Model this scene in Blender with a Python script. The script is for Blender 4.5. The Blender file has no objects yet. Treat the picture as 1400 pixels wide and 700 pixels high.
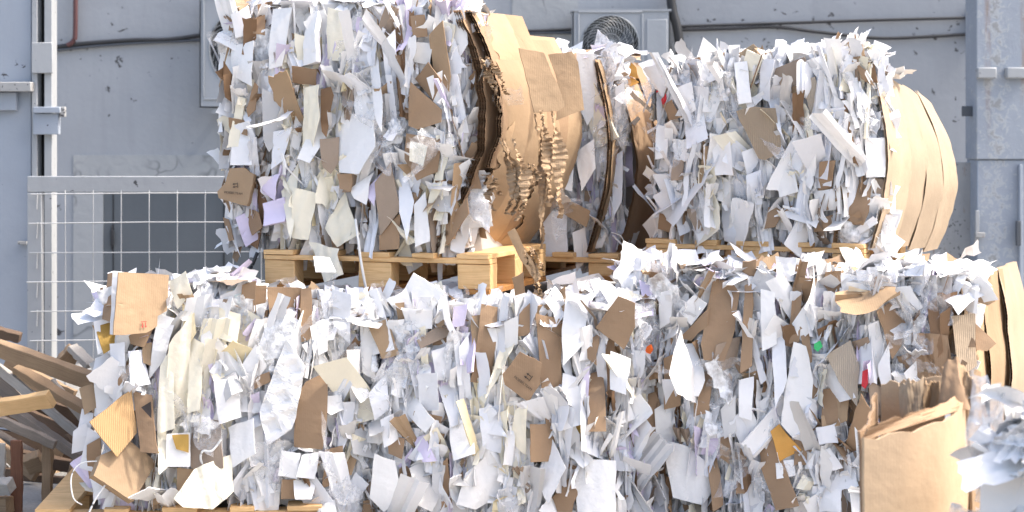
import bpy, bmesh, math, random
import numpy as np
from mathutils import Vector, Matrix

rng = np.random.default_rng(7)
random.seed(7)
S = bpy.context.scene
COL = S.collection
F = 2600.0            # focal length in photo pixels (photo is 1400 wide)
EYE = 1.67            # camera height
HOR = 180.0           # photo row of the horizon
CAM = np.array([0.0, 0.0, EYE])


def at(px, py, Y):
    return np.array([(px - 700) * Y / F, Y, EYE - (py - HOR) * Y / F])


def ray(px, py):
    return np.array([(px - 700) / F, 1.0, -(py - HOR) / F])


def topx(p):
    p = np.asarray(p)
    return 700 + F * p[..., 0] / p[..., 1], HOR - F * (p[..., 2] - EYE) / p[..., 1]


# ------------------------------------------------------------------ materials
def new_mat(name):
    m = bpy.data.materials.new(name)
    m.use_nodes = True
    nt = m.node_tree
    return m, nt, nt.nodes, nt.links, nt.nodes['Principled BSDF']


def node(N, t, **kw):
    n = N.new(t)
    for k, v in kw.items():
        if k in n.inputs.keys() if hasattr(n, 'inputs') else False:
            n.inputs[k].default_value = v
        else:
            setattr(n, k, v)
    return n


def noise(N, L, vec, scale, detail=4, rough=.55, dist=0.0):
    n = N.new('ShaderNodeTexNoise')
    n.inputs['Scale'].default_value = scale
    n.inputs['Detail'].default_value = detail
    n.inputs['Roughness'].default_value = rough
    n.inputs['Distortion'].default_value = dist
    if vec is not None:
        L.new(vec, n.inputs['Vector'])
    return n.outputs['Fac']


def ramp(N, L, fac, stops):
    r = N.new('ShaderNodeValToRGB')
    e = r.color_ramp.elements
    while len(e) < len(stops):
        e.new(.5)
    for el, (p, c) in zip(e, stops):
        el.position = p
        el.color = (c[0], c[1], c[2], 1) if not isinstance(c, (int, float)) else (c, c, c, 1)
    L.new(fac, r.inputs['Fac'])
    return r.outputs['Color']


def mix(N, L, fac, a, b, blend='MIX'):
    m = N.new('ShaderNodeMix')
    m.data_type = 'RGBA'
    m.blend_type = blend
    for sock, v in ((m.inputs['Factor'], fac), (m.inputs[6], a), (m.inputs[7], b)):
        if hasattr(v, 'is_linked'):
            L.new(v, sock)
        elif isinstance(v, (int, float)):
            sock.default_value = v
        else:
            sock.default_value = (v[0], v[1], v[2], 1)
    return m.outputs[2]


def math_(N, L, op, a, b=0.0):
    m = N.new('ShaderNodeMath')
    m.operation = op
    for i, v in enumerate((a, b)):
        if hasattr(v, 'is_linked'):
            L.new(v, m.inputs[i])
        else:
            m.inputs[i].default_value = v
    return m.outputs[0]


def bump(N, L, bs, h, strength, dist=.01):
    b = N.new('ShaderNodeBump')
    b.inputs['Strength'].default_value = strength
    b.inputs['Distance'].default_value = dist
    L.new(h, b.inputs['Height'])
    L.new(b.outputs[0], bs.inputs['Normal'])


def objco(N):
    return N.new('ShaderNodeTexCoord').outputs['Object']


def paper_mat(name, col, var=.10, tint=(.96, .97, 1.0), rough=.7):
    m, nt, N, L, bs = new_mat(name)
    g = N.new('ShaderNodeNewGeometry').outputs['Random Per Island']
    oi = N.new('ShaderNodeObjectInfo').outputs['Random']
    r = math_(N, L, 'FRACT', math_(N, L, 'ADD', math_(N, L, 'MULTIPLY', g, 7.31), oi))
    r2 = math_(N, L, 'FRACT', math_(N, L, 'MULTIPLY', r, 13.7))
    dark = tuple(c * (1 - var * 2.2) for c in col)
    c1 = ramp(N, L, r, [(0, dark), (.25, tuple(c * (1 - var) for c in col)), (.6, col), (1, col)])
    c2 = mix(N, L, math_(N, L, 'MULTIPLY', r2, .8), c1, tint, 'MULTIPLY')
    co = objco(N)
    st = noise(N, L, co, 14, 3)
    c3 = mix(N, L, math_(N, L, 'MULTIPLY', ramp(N, L, st, [(.45, 0.0), (.75, 1.0)]), .10), c2, (.62, .6, .55))
    L.new(c3, bs.inputs['Base Color'])
    bs.inputs['Roughness'].default_value = rough
    bs.inputs['Specular IOR Level'].default_value = .25
    bump(N, L, bs, math_(N, L, 'ADD', noise(N, L, co, 17, 3, .5, .8), math_(N, L, 'MULTIPLY', noise(N, L, co, 60, 4), .4)), .25, .010)
    return m


def card_mat(name, col, ribs=.04, var=.16):
    m, nt, N, L, bs = new_mat(name)
    g = N.new('ShaderNodeNewGeometry').outputs['Random Per Island']
    oi = N.new('ShaderNodeObjectInfo').outputs['Random']
    r = math_(N, L, 'FRACT', math_(N, L, 'ADD', math_(N, L, 'MULTIPLY', g, 5.17), oi))
    c1 = ramp(N, L, r, [(0, tuple(c * (1 - var) for c in col)), (.5, col),
                        (1, (min(1, col[0] * (1 + var)), col[1] * (1 + var * .9), col[2] * (1 + var * .8)))])
    tc = N.new('ShaderNodeTexCoord')
    co = tc.outputs['Object']
    n1 = noise(N, L, co, 9, 5, .6)
    c2 = mix(N, L, ramp(N, L, n1, [(.35, 0.0), (.7, .45)]), c1, tuple(c * .78 for c in col))
    n2 = noise(N, L, co, 130, 3, .7)
    c3 = mix(N, L, math_(N, L, 'MULTIPLY', n2, .22), c2, tuple(c * .7 for c in col))
    L.new(c3, bs.inputs['Base Color'])
    bs.inputs['Roughness'].default_value = .72
    bs.inputs['Specular IOR Level'].default_value = .25
    w = N.new('ShaderNodeTexWave')
    w.wave_type = 'BANDS'
    w.bands_direction = 'X'
    w.inputs['Scale'].default_value = 38
    w.inputs['Distortion'].default_value = .6
    w.inputs['Detail'].default_value = 1
    L.new(tc.outputs['UV'], w.inputs['Vector'])
    h = math_(N, L, 'ADD', math_(N, L, 'MULTIPLY', w.outputs['Fac'], ribs), noise(N, L, co, 22, 4))
    bump(N, L, bs, h, .42, .008)
    return m


def film_mat(name, col, alpha, rough=.12):
    m, nt, N, L, bs = new_mat(name)
    co = objco(N)
    bs.inputs['Base Color'].default_value = (*col, 1)
    bs.inputs['Roughness'].default_value = rough
    bs.inputs['Specular IOR Level'].default_value = .7
    a = ramp(N, L, noise(N, L, co, 26, 3), [(.35, alpha * .55), (.7, min(1, alpha * 1.7))])
    L.new(a, bs.inputs['Alpha'])
    bump(N, L, bs, noise(N, L, co, 42, 4, .6), .8, .012)
    return m


def wood_mat(name, col, dark, gray=0.0):
    m, nt, N, L, bs = new_mat(name)
    tc = N.new('ShaderNodeTexCoord')
    mp = N.new('ShaderNodeMapping')
    mp.inputs['Scale'].default_value = (2.0, 30, 30)
    L.new(tc.outputs['UV'], mp.inputs['Vector'])
    n1 = noise(N, L, mp.outputs[0], 2.4, 6, .65, 1.2)
    c1 = ramp(N, L, n1, [(.3, dark), (.55, col), (.8, tuple(min(1, c * 1.12) for c in col))])
    n2 = noise(N, L, tc.outputs['Object'], 6, 4)
    c2 = mix(N, L, ramp(N, L, n2, [(.4, 0.0), (.75, .55)]), c1, tuple(c * .62 for c in dark))
    r = N.new('ShaderNodeObjectInfo').outputs['Random']
    c3 = mix(N, L, math_(N, L, 'MULTIPLY', r, .35), c2, tuple(c * .7 for c in col))
    L.new(c3, bs.inputs['Base Color'])
    bs.inputs['Roughness'].default_value = .75
    bump(N, L, bs, n1, .4, .004)
    return m


def paint_mat(name, col, specks=.5, rust=0.0, scale=1.0, rough=.5, blotch=.12, big=0.0):
    m, nt, N, L, bs = new_mat(name)
    co = objco(N)
    c = mix(N, L, ramp(N, L, noise(N, L, co, 1.6 * scale, 6, .6), [(.35, 0.0), (.7, 1.0)]), col,
            tuple(x * (1 - blotch) for x in col))
    mp = N.new('ShaderNodeMapping')
    mp.inputs['Scale'].default_value = (7, 7, .5)
    L.new(co, mp.inputs['Vector'])
    c = mix(N, L, math_(N, L, 'MULTIPLY', ramp(N, L, noise(N, L, mp.outputs[0], 1.5, 4), [(.52, 0.0), (.8, 1.0)]), .25),
            c, tuple(x * .6 for x in col))
    if big:
        b = noise(N, L, co, .9, 5, .55, .6)
        c = mix(N, L, math_(N, L, 'MULTIPLY', ramp(N, L, b, [(.52, 0.0), (.54, 1.0)]), big), c, tuple(x * .78 for x in col))
    if specks:
        a = noise(N, L, co, 13 * scale, 5, .62, .4)
        b = noise(N, L, co, 1.1 * scale, 3)
        s = math_(N, L, 'ADD', a, math_(N, L, 'MULTIPLY', b, .5))
        hi = 1.0 - .12 * specks
        c = mix(N, L, ramp(N, L, s, [(hi - .03, 0.0), (hi, 1.0)]), c, (.05, .05, .055))
    if rust:
        mp2 = N.new('ShaderNodeMapping')
        mp2.inputs['Scale'].default_value = (9, 9, 1.6)
        L.new(co, mp2.inputs['Vector'])
        a = noise(N, L, mp2.outputs[0], 1.3 * scale, 6, .65)
        lo = .80 - .2 * rust
        c = mix(N, L, ramp(N, L, a, [(lo, 0.0), (lo + .1, .9)]), c, (.20, .085, .03))
    L.new(c, bs.inputs['Base Color'])
    bs.inputs['Roughness'].default_value = rough
    bump(N, L, bs, noise(N, L, co, 25, 5), .15, .01)
    return m


def plain_mat(name, col, rough=.5, metal=0.0):
    m, nt, N, L, bs = new_mat(name)
    co = objco(N)
    c = mix(N, L, math_(N, L, 'MULTIPLY', noise(N, L, co, 18, 4), .35), col, tuple(x * .65 for x in col))
    L.new(c, bs.inputs['Base Color'])
    bs.inputs['Roughness'].default_value = rough
    bs.inputs['Metallic'].default_value = metal
    return m


M = {}
M['white'] = paper_mat('white_paper', (.86, .845, .825), .05)
M['cool'] = paper_mat('cool_paper', (.78, .785, .805), .07)
M['grey'] = paper_mat('grey_board', (.62, .61, .60), .10)
M['cream'] = paper_mat('cream_paper', (.84, .795, .67), .05, (1, .97, .9))
M['butter'] = paper_mat('stained_paper', (.82, .71, .47), .08, (1, .95, .85))
M['lilac'] = paper_mat('lilac_paper', (.70, .63, .78), .07)
M['mint'] = paper_mat('mint_paper', (.63, .76, .76), .06)
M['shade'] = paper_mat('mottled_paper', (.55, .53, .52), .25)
M['red'] = paper_mat('red_paper', (.60, .035, .05), .05, (1, .9, .9))
M['orange'] = paper_mat('orange_paper', (.85, .16, .03), .05, (1, .9, .9))
M['green'] = paper_mat('green_plastic', (.04, .52, .16), .05, (1, 1, 1), .3)
M['kraft'] = card_mat('kraft_board', (.345, .230, .142))
M['tan'] = card_mat('tan_board', (.385, .268, .165), .05)
M['pale'] = card_mat('pale_board', (.40, .312, .222), .22)
M['taupe'] = card_mat('taupe_board', (.35, .27, .205), .05)
M['dark'] = card_mat('dark_board', (.24, .145, .082))
M['carton'] = card_mat('carton_board', (.50, .365, .24), .03, .08)
M['ribbed'] = card_mat('ribbed_board', (.50, .32, .16), .7)
M['ribgrey'] = card_mat('ribbed_grey_board', (.44, .38, .31), .6)
M['gold'] = card_mat('gold_board', (.50, .31, .08))
M['amber'] = card_mat('amber_board', (.62, .32, .08))
M['film'] = film_mat('clear_film', (.9, .91, .94), .22)
M['milky'] = film_mat('milky_film', (.9, .91, .93), .6, .25)
M['newwood'] = wood_mat('new_pine', (.82, .535, .26), (.62, .35, .13))
M['orwood'] = wood_mat('sawn_edge', (.46, .22, .06), (.28, .11, .03))
M['oldwood'] = wood_mat('old_pine', (.38, .26, .155), (.19, .115, .06))
M['greywood'] = wood_mat('grey_wood', (.33, .28, .235), (.16, .13, .105))
M['whitewood'] = wood_mat('whitewashed_wood', (.48, .45, .41), (.27, .24, .21))
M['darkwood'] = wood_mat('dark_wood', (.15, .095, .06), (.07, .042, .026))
M['rustbar'] = wood_mat('rusty_brown', (.20, .085, .045), (.10, .04, .022))
M['ink'] = plain_mat('dark_ink', (.03, .022, .02), .7)
M['redink'] = plain_mat('red_ink', (.55, .05, .04), .7)
M['strap'] = plain_mat('white_strap', (.80, .80, .78), .45)
M['blackstrap'] = plain_mat('black_strap', (.025, .026, .03), .45)
M['wall'] = paint_mat('wall_paint', (.305, .328, .36), .42, 0, 1.0, .6, .10, .28)
M['plaster'] = None
M['door'] = paint_mat('door_paint', (.10, .115, .13), .0, 0, 1, .45, .15)
M['post'] = paint_mat('gate_paint', (.32, .36, .42), .25, .32, 1.6, .45, .10)
M['postlight'] = paint_mat('pale_gate_paint', (.35, .365, .38), .40, .42, 2.2, .45, .10)
def column_mat():
    m, nt, N, L, bs = new_mat('blistered_column_paint')
    co = objco(N)
    base = (.30, .335, .39)
    c = mix(N, L, ramp(N, L, noise(N, L, co, 2.2, 6, .6), [(.35, 0.0), (.7, 1.0)]), base, (.25, .285, .335))
    sp = N.new('ShaderNodeSeparateXYZ')
    L.new(co, sp.inputs[0])
    mp = N.new('ShaderNodeMapping')
    mp.inputs['Scale'].default_value = (16, 16, 2.2)
    L.new(co, mp.inputs['Vector'])
    st = noise(N, L, mp.outputs[0], 1.6, 6, .7)
    for dx in (-.082, .148):                    # rust runs below the two lugs
        d = math_(N, L, 'ABSOLUTE', math_(N, L, 'SUBTRACT', sp.outputs[0], dx))
        k = math_(N, L, 'MULTIPLY', ramp(N, L, d, [(.006, 1.0), (.028, 0.0)]), ramp(N, L, st, [(.40, 0.0), (.58, .5)]))
        zz = N.new('ShaderNodeMapRange')
        zz.inputs[1].default_value = 1.45
        zz.inputs[2].default_value = 2.0
        L.new(sp.outputs[2], zz.inputs[0])
        k = math_(N, L, 'MULTIPLY', k, zz.outputs[0])
        c = mix(N, L, k, c, (.24, .12, .04))
    band = ramp(N, L, math_(N, L, 'ABSOLUTE', math_(N, L, 'SUBTRACT', sp.outputs[0], -.03)), [(.02, 1.0), (.10, .0)])
    sk = noise(N, L, co, 17, 6, .7, .5)
    sc = math_(N, L, 'ADD', sk, math_(N, L, 'MULTIPLY', band, .10))
    c = mix(N, L, ramp(N, L, sc, [(.64, 0.0), (.69, 1.0)]), c, (.10, .10, .105))
    c = mix(N, L, ramp(N, L, sc, [(.56, 0.0), (.60, .5)]), c, (.42, .44, .45))
    L.new(c, bs.inputs['Base Color'])
    bs.inputs['Roughness'].default_value = .5
    bump(N, L, bs, sk, .4, .012)
    return m


M['column'] = column_mat()
M['rustpaint'] = paint_mat('rusting_paint', (.34, .345, .345), .8, 1.0, 3.0, .6, .2)
M['galv'] = paint_mat('galvanised_wire', (.46, .47, .48), .0, .35, 5.0, .4, .1)
M['acbody'] = paint_mat('unit_casing', (.31, .335, .365), .0, 0, 1.0, .4, .05)
M['acgrille'] = plain_mat('grille_plastic', (.30, .33, .36), .4)
M['acdark'] = plain_mat('recess_shade_and_seam', (.016, .019, .023), .6)  # dark tone painted as shade behind the fan; also colours the door seams
M['blackcable'] = plain_mat('cable_rubber', (.02, .022, .026), .5)
M['greycable'] = plain_mat('cable_grey', (.075, .085, .10), .5)
M['redpipe'] = plain_mat('red_pipe', (.09, .035, .035), .5)
M['gapshade'] = plain_mat('slot_shade_black', (.012, .011, .012), .8)  # near-black colour standing for the shade in the gate post gap
M['bluegray'] = plain_mat('bluegrey_cloth', (.16, .18, .21), .7)


def plaster():
    m, nt, N, L, bs = new_mat('bare_plaster')
    co = objco(N)
    c = mix(N, L, noise(N, L, co, 3.5, 6, .6), (.36, .375, .385), (.27, .29, .31))
    d = N.new('ShaderNodeMix')
    d.data_type = 'VECTOR'
    nz = N.new('ShaderNodeTexNoise')
    nz.inputs['Scale'].default_value = 4
    L.new(co, nz.inputs['Vector'])
    d.inputs[0].default_value = .35
    L.new(co, d.inputs[4])
    L.new(nz.outputs['Color'], d.inputs[5])
    v = N.new('ShaderNodeTexVoronoi')
    v.feature = 'DISTANCE_TO_EDGE'
    v.inputs['Scale'].default_value = 5.0
    L.new(d.outputs[1], v.inputs['Vector'])
    mask = ramp(N, L, noise(N, L, co, 3, 3), [(.46, 0.0), (.58, 1.0)])
    cr = math_(N, L, 'MULTIPLY', ramp(N, L, v.outputs['Distance'], [(0.0, 1.0), (.07, 0.0)]), mask)
    c = mix(N, L, math_(N, L, 'MULTIPLY', cr, .75), c, (.13, .14, .15))
    L.new(c, bs.inputs['Base Color'])
    bs.inputs['Roughness'].default_value = .8
    bump(N, L, bs, noise(N, L, co, 18, 5), .3, .01)
    return m


M['plaster'] = plaster()


def ground_mat():
    m, nt, N, L, bs = new_mat('concrete_yard')
    co = objco(N)
    c = ramp(N, L, noise(N, L, co, 1.3, 8, .65), [(.3, (.20, .195, .185)), (.7, (.34, .33, .315))])
    c = mix(N, L, ramp(N, L, noise(N, L, co, 60, 3), [(.5, 0.0), (.8, .5)]), c, (.12, .115, .11))
    L.new(c, bs.inputs['Base Color'])
    bs.inputs['Roughness'].default_value = .85
    bump(N, L, bs, noise(N, L, co, 30, 6), .3, .01)
    return m


M['ground'] = ground_mat()


# ------------------------------------------------------------------ object helpers
def tag(o, label=None, cat=None, group=None, kind=None):
    for k, v in (('label', label), ('category', cat), ('group', group), ('kind', kind)):
        if v:
            o[k] = v
    return o


def thing(name, loc, label, cat, group=None):
    o = bpy.data.objects.new(name, None)
    o.empty_display_size = .1
    o.location = tuple(float(x) for x in loc)
    COL.objects.link(o)
    return tag(o, label, cat, group)


class MB:
    """collects geometry in world metres and links it as ONE mesh object"""

    def __init__(self):
        self.v, self.f, self.mi, self.uv, self.n = [], [], [], [], 0

    def add(self, verts, faces, mi=0, uv=None):
        verts = np.asarray(verts, float)
        self.v.append(verts)
        for f in faces:
            self.f.append(tuple(int(i) + self.n for i in f))
        self.mi += [mi] * len(faces)
        self.uv.append(np.asarray(uv, float) if uv is not None else verts[:, [0, 2]])
        self.n += len(verts)

    def box(self, c, sx, sy, sz, R=None, mi=0, jit=0):
        q = np.array([[x, y, z] for x in (-.5, .5) for y in (-.5, .5) for z in (-.5, .5)]) * (sx, sy, sz)
        if jit:
            q = q + rng.normal(0, jit, q.shape)
        uv = np.stack([q[:, 0], q[:, 1] + q[:, 2]], 1) + rng.uniform(0, 5, 2)
        if R is not None:
            q = q @ np.asarray(R).T
        self.add(q + np.asarray(c), [(0, 1, 3, 2), (4, 6, 7, 5), (0, 4, 5, 1), (2, 3, 7, 6), (0, 2, 6, 4), (1, 5, 7, 3)], mi, uv)

    def tube(self, pts, r, seg=6, mi=0, cap=True):
        pts = [np.asarray(p, float) for p in pts]
        n = len(pts)
        V, Fc = [], []
        for i, p in enumerate(pts):
            t = pts[min(i + 1, n - 1)] - pts[max(i - 1, 0)]
            t = t / (np.linalg.norm(t) + 1e-9)
            a = np.cross(t, (0, 0, 1) if abs(t[2]) < .9 else (1, 0, 0))
            a /= np.linalg.norm(a)
            b = np.cross(t, a)
            rr = r[i] if hasattr(r, '__len__') else r
            for k in range(seg):
                an = 2 * math.pi * k / seg
                V.append(p + rr * (math.cos(an) * a + math.sin(an) * b))
        for i in range(n - 1):
            for k in range(seg):
                k2 = (k + 1) % seg
                Fc.append((i * seg + k, i * seg + k2, (i + 1) * seg + k2, (i + 1) * seg + k))
        if cap:
            Fc.append(tuple(range(seg - 1, -1, -1)))
            Fc.append(tuple((n - 1) * seg + k for k in range(seg)))
        self.add(V, Fc, mi)

    def disc(self, c, axis_u, axis_v, r, seg=40, mi=0, depth=None):
        c = np.asarray(c, float)
        V = [c + r * (math.cos(2 * math.pi * k / seg) * axis_u + math.sin(2 * math.pi * k / seg) * axis_v) for k in range(seg)]
        self.add(V, [tuple(range(seg))], mi)

    def build(self, name, mats, parent=None, sharp=28, bevel=0, smooth=True):
        V = np.concatenate(self.v)
        base = np.zeros(3)
        if parent is not None:
            p = parent
            while p is not None:
                base = base + np.array(p.location)
                p = p.parent
        own = np.zeros(3)
        if parent is None:
            own = np.array([(V[:, 0].min() + V[:, 0].max()) / 2, (V[:, 1].min() + V[:, 1].max()) / 2, V[:, 2].min()])
        me = bpy.data.meshes.new(name)
        me.from_pydata((V - base - own).tolist(), [], self.f)
        ul = me.uv_layers.new(name='UVMap')
        U = np.concatenate(self.uv)
        li = np.empty(len(me.loops), dtype=np.int32)
        me.loops.foreach_get('vertex_index', li)
        ul.data.foreach_set('uv', U[li].astype(np.float32).ravel())
        mats = mats if isinstance(mats, (list, tuple)) else [mats]
        for m in mats:
            me.materials.append(m)
        me.polygons.foreach_set('material_index', np.array(self.mi, dtype=np.int32))
        if smooth:
            me.shade_smooth()
            me.set_sharp_from_angle(angle=math.radians(sharp))
        me.update()
        o = bpy.data.objects.new(name, me)
        o.location = own
        o.parent = parent
        COL.objects.link(o)
        if bevel:
            b = o.modifiers.new('bevel', 'BEVEL')
            b.width = bevel
            b.segments = 2
            b.limit_method = 'ANGLE'
        return o


def rot(ax, a):
    return np.array(Matrix.Rotation(a, 3, ax))


GRID = {}


def grid(nx, ny):
    if (nx, ny) not in GRID:
        u, v = np.meshgrid(np.linspace(0, 1, nx + 1), np.linspace(0, 1, ny + 1), indexing='ij')
        idx = np.arange((nx + 1) * (ny + 1)).reshape(nx + 1, ny + 1)
        f = np.stack([idx[:-1, :-1], idx[1:, :-1], idx[1:, 1:], idx[:-1, 1:]], -1).reshape(-1, 4)
        GRID[(nx, ny)] = (u, v, f)
    return GRID[(nx, ny)]


def sheet(w, h, nx, ny, jitter=.12, torn=.0, curve=1.0, folds=1, crumple=.02, foldang=(6, 48), crush=0.0):
    """one sheet of paper: local x right, y up, z out; folded along its grid lines, bent and crumpled"""
    u, v, f = grid(nx, ny)
    c = np.array([[-.5, -.5], [.5, -.5], [-.5, .5], [.5, .5]]) * (w, h)
    c = c + rng.normal(0, jitter, (4, 2)) * min(w, h)
    if rng.random() < .16:                     # a torn triangle
        k = rng.integers(4)
        c[k] = c[k] * .25 + c[(k + 1) % 4] * .75
    P = ((1 - u) * (1 - v))[..., None] * c[0] + (u * (1 - v))[..., None] * c[1] + ((1 - u) * v)[..., None] * c[2] + (u * v)[..., None] * c[3]
    P = np.concatenate([P, np.zeros_like(u)[..., None]], -1)
    if torn:
        b = (u == 0) | (u == 1) | (v == 0) | (v == 1)
        P[..., :2] += rng.normal(0, torn * min(w, h), P[..., :2].shape) * b[..., None]
    a = rng.uniform(0, math.pi) if rng.random() < .5 else rng.normal(0, .25)
    d = P[..., 0] * math.cos(a) + P[..., 1] * math.sin(a)
    P[..., 2] += .5 * rng.normal(0, curve * (.35 if max(w, h) > 2.6 * min(w, h) else 1)) * d * d / max(w, h)
    if crush:
        za = np.cumsum(rng.choice((-1, 1), nx + 1) * rng.uniform(.3, 1, nx + 1))
        zb = za + rng.normal(0, .6, nx + 1)
        za, zb = za - za.mean(), zb - zb.mean()
        amp = crush * w / nx * 1.6
        P[..., 2] += amp * (za[:, None] * (1 - v) + zb[:, None] * v)
        P[..., 0] *= 1 - min(.35, crush * .4)
        kk = rng.integers(1, ny)
        P[..., 2] += np.where(v * ny > kk, (v * ny - kk), 0) * h / ny * rng.normal(0, .35)
    if crumple:
        P[..., 2] += rng.normal(0, crumple * min(w, h), u.shape)
        P[..., :2] += rng.normal(0, crumple * .4 * min(w, h), P[..., :2].shape)
    for _ in range(folds):
        ang = math.radians(rng.uniform(*foldang) if rng.random() < .88 else rng.uniform(120, 168)) * rng.choice((-1, 1))
        if rng.random() < .55 and nx > 1:
            k = rng.integers(1, nx)
            o, ax = P[k, 0].copy(), P[k, -1] - P[k, 0]
            sel = np.zeros(u.shape, bool)
            sel[k + 1:] = True
        else:
            k = rng.integers(1, ny)
            o, ax = P[0, k].copy(), P[-1, k] - P[0, k]
            sel = np.zeros(u.shape, bool)
            sel[:, k + 1:] = True
        nrm = np.linalg.norm(ax)
        if nrm < 1e-5:
            continue
        R = np.array(Matrix.Rotation(ang, 3, Vector(ax / nrm)))
        P[sel] = (P[sel] - o) @ R.T + o
    return P.reshape(-1, 3), f


def thicken(P, f, nx, ny, t):
    """turns a grid sheet into a wad with edges"""
    n = len(P)
    Q = P.copy()
    Q[:, 2] -= t
    idx = np.arange(n).reshape(nx + 1, ny + 1)
    ring = list(idx[:, 0]) + list(idx[-1, 1:]) + list(idx[-2::-1, -1]) + list(idx[0, -2:0:-1])
    sides = [(ring[i], ring[i] + n, ring[(i + 1) % len(ring)] + n, ring[(i + 1) % len(ring)]) for i in range(len(ring))]
    return np.concatenate([P, Q]), list(f) + [tuple(x + n for x in q[::-1]) for q in f] + sides


def poly_sheet(pts, nrm, thick, bend=.02, crump=.002, cuts=3, fold=None, wave=0.0, emboss=0.0, fine=.035):
    """a cut or torn sheet with the outline pts (3d, near a plane with normal nrm); returns verts, faces, uv"""
    pts = np.asarray(pts, float)
    c = pts.mean(0)
    nrm = nrm / np.linalg.norm(nrm)
    ax = np.cross((0, 0, 1), nrm)
    ax = ax / np.linalg.norm(ax)
    ay = np.cross(nrm, ax)
    # rough outline: add points along each edge
    out = []
    n = len(pts)
    for i in range(n):
        a, b = pts[i], pts[(i + 1) % n]
        out.append(a)
        Ln = np.linalg.norm(b - a)
        k = int(Ln / .05)
        for j in range(k):
            q = a + (b - a) * (j + 1) / (k + 1)
            e = np.cross(b - a, nrm)
            out.append(q + e / (np.linalg.norm(e) + 1e-9) * rng.normal(0, .0016))
    bm = bmesh.new()
    bv = [bm.verts.new((float((p - c) @ ax), float((p - c) @ ay), 0)) for p in out]
    try:
        fc = bm.faces.new(bv)
    except ValueError:
        bm.free()
        return None
    bm.normal_update()
    if fc.normal.z < 0:
        fc.normal_flip()
    bmesh.ops.triangulate(bm, faces=bm.faces[:], quad_method='BEAUTY', ngon_method='BEAUTY')
    lens = sorted(e.calc_length() for e in bm.edges)
    for _ in range(4):
        es = [e for e in bm.edges if e.calc_length() > fine]
        if not es:
            break
        bmesh.ops.subdivide_edges(bm, edges=es, cuts=1, use_grid_fill=False)
        bmesh.ops.triangulate(bm, faces=[q for q in bm.faces if len(q.verts) > 3])
    co = np.array([v.co[:] for v in bm.verts])
    size = max(np.ptp(co[:, 0]), np.ptp(co[:, 1]), .03)
    th = rng.uniform(0, math.pi) if rng.random() < .5 else rng.normal(0, .3)
    d = co[:, 0] * math.cos(th) + co[:, 1] * math.sin(th)
    z = rng.normal(0, bend) * (d / size) ** 2 * 2 + rng.normal(0, bend * .3) * np.sin(d / size * 6 + rng.uniform(0, 6))
    if fold is not None:                        # one crease across the sheet
        fa, fo, sl = fold
        dd = co[:, 0] * math.cos(fa) + co[:, 1] * math.sin(fa) - fo * size
        z = z + np.where(dd > 0, -dd * sl, 0)
    if wave:
        for _ in range(5):
            a2, fq = rng.normal(0, .28), rng.uniform(20, 70)
            z = z + wave * np.abs(np.sin(fq * (co[:, 0] * math.cos(a2) + co[:, 1] * math.sin(a2)) + rng.uniform(0, 6)))
    if emboss:
        c1, s1 = math.cos(.45), math.sin(.45)
        gx, gy = co[:, 0] * c1 + co[:, 1] * s1, -co[:, 0] * s1 + co[:, 1] * c1
        z = z + emboss * np.clip(1.6 * np.maximum(np.abs(np.sin(gx * 36)), np.abs(np.sin(gy * 36))) - 1.0, 0, .5)
    z = z + rng.normal(0, crump, len(z))
    for v, zz in zip(bm.verts, z):
        v.co.z = zz
    uvs = co[:, :2].copy()
    if thick > 0:
        bm.verts.index_update()
        geom = bm.faces[:]
        r = bmesh.ops.solidify(bm, geom=geom, thickness=thick)
    bm.verts.index_update()
    V = np.array([v.co[:] for v in bm.verts])
    Fc = [tuple(v.index for v in q.verts) for q in bm.faces]
    uv = V[:, :2].copy() + rng.uniform(0, 3, 2)
    W = c + V[:, :1] * ax + V[:, 1:2] * ay + V[:, 2:] * nrm
    bm.free()
    return W, Fc, uv


def inside(poly, x, y):
    """points x,y inside the pixel polygon"""
    r = np.zeros(np.shape(x), bool)
    n = len(poly)
    for i in range(n):
        x1, y1 = poly[i]
        x2, y2 = poly[(i + 1) % n]
        if y1 == y2:
            continue
        cond = ((y1 > y) != (y2 > y)) & (x < (x2 - x1) * (y - y1) / (y2 - y1) + x1)
        r ^= cond
    return r


CARD = {'kraft', 'tan', 'pale', 'taupe', 'dark', 'ribbed', 'ribgrey', 'gold', 'amber'}
PAPERS = ['white', 'cool', 'grey', 'cream', 'butter', 'lilac', 'mint', 'kraft', 'tan', 'taupe', 'dark', 'film', 'milky', 'pale']
PI_ = {n: i for i, n in enumerate(PAPERS)}


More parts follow.
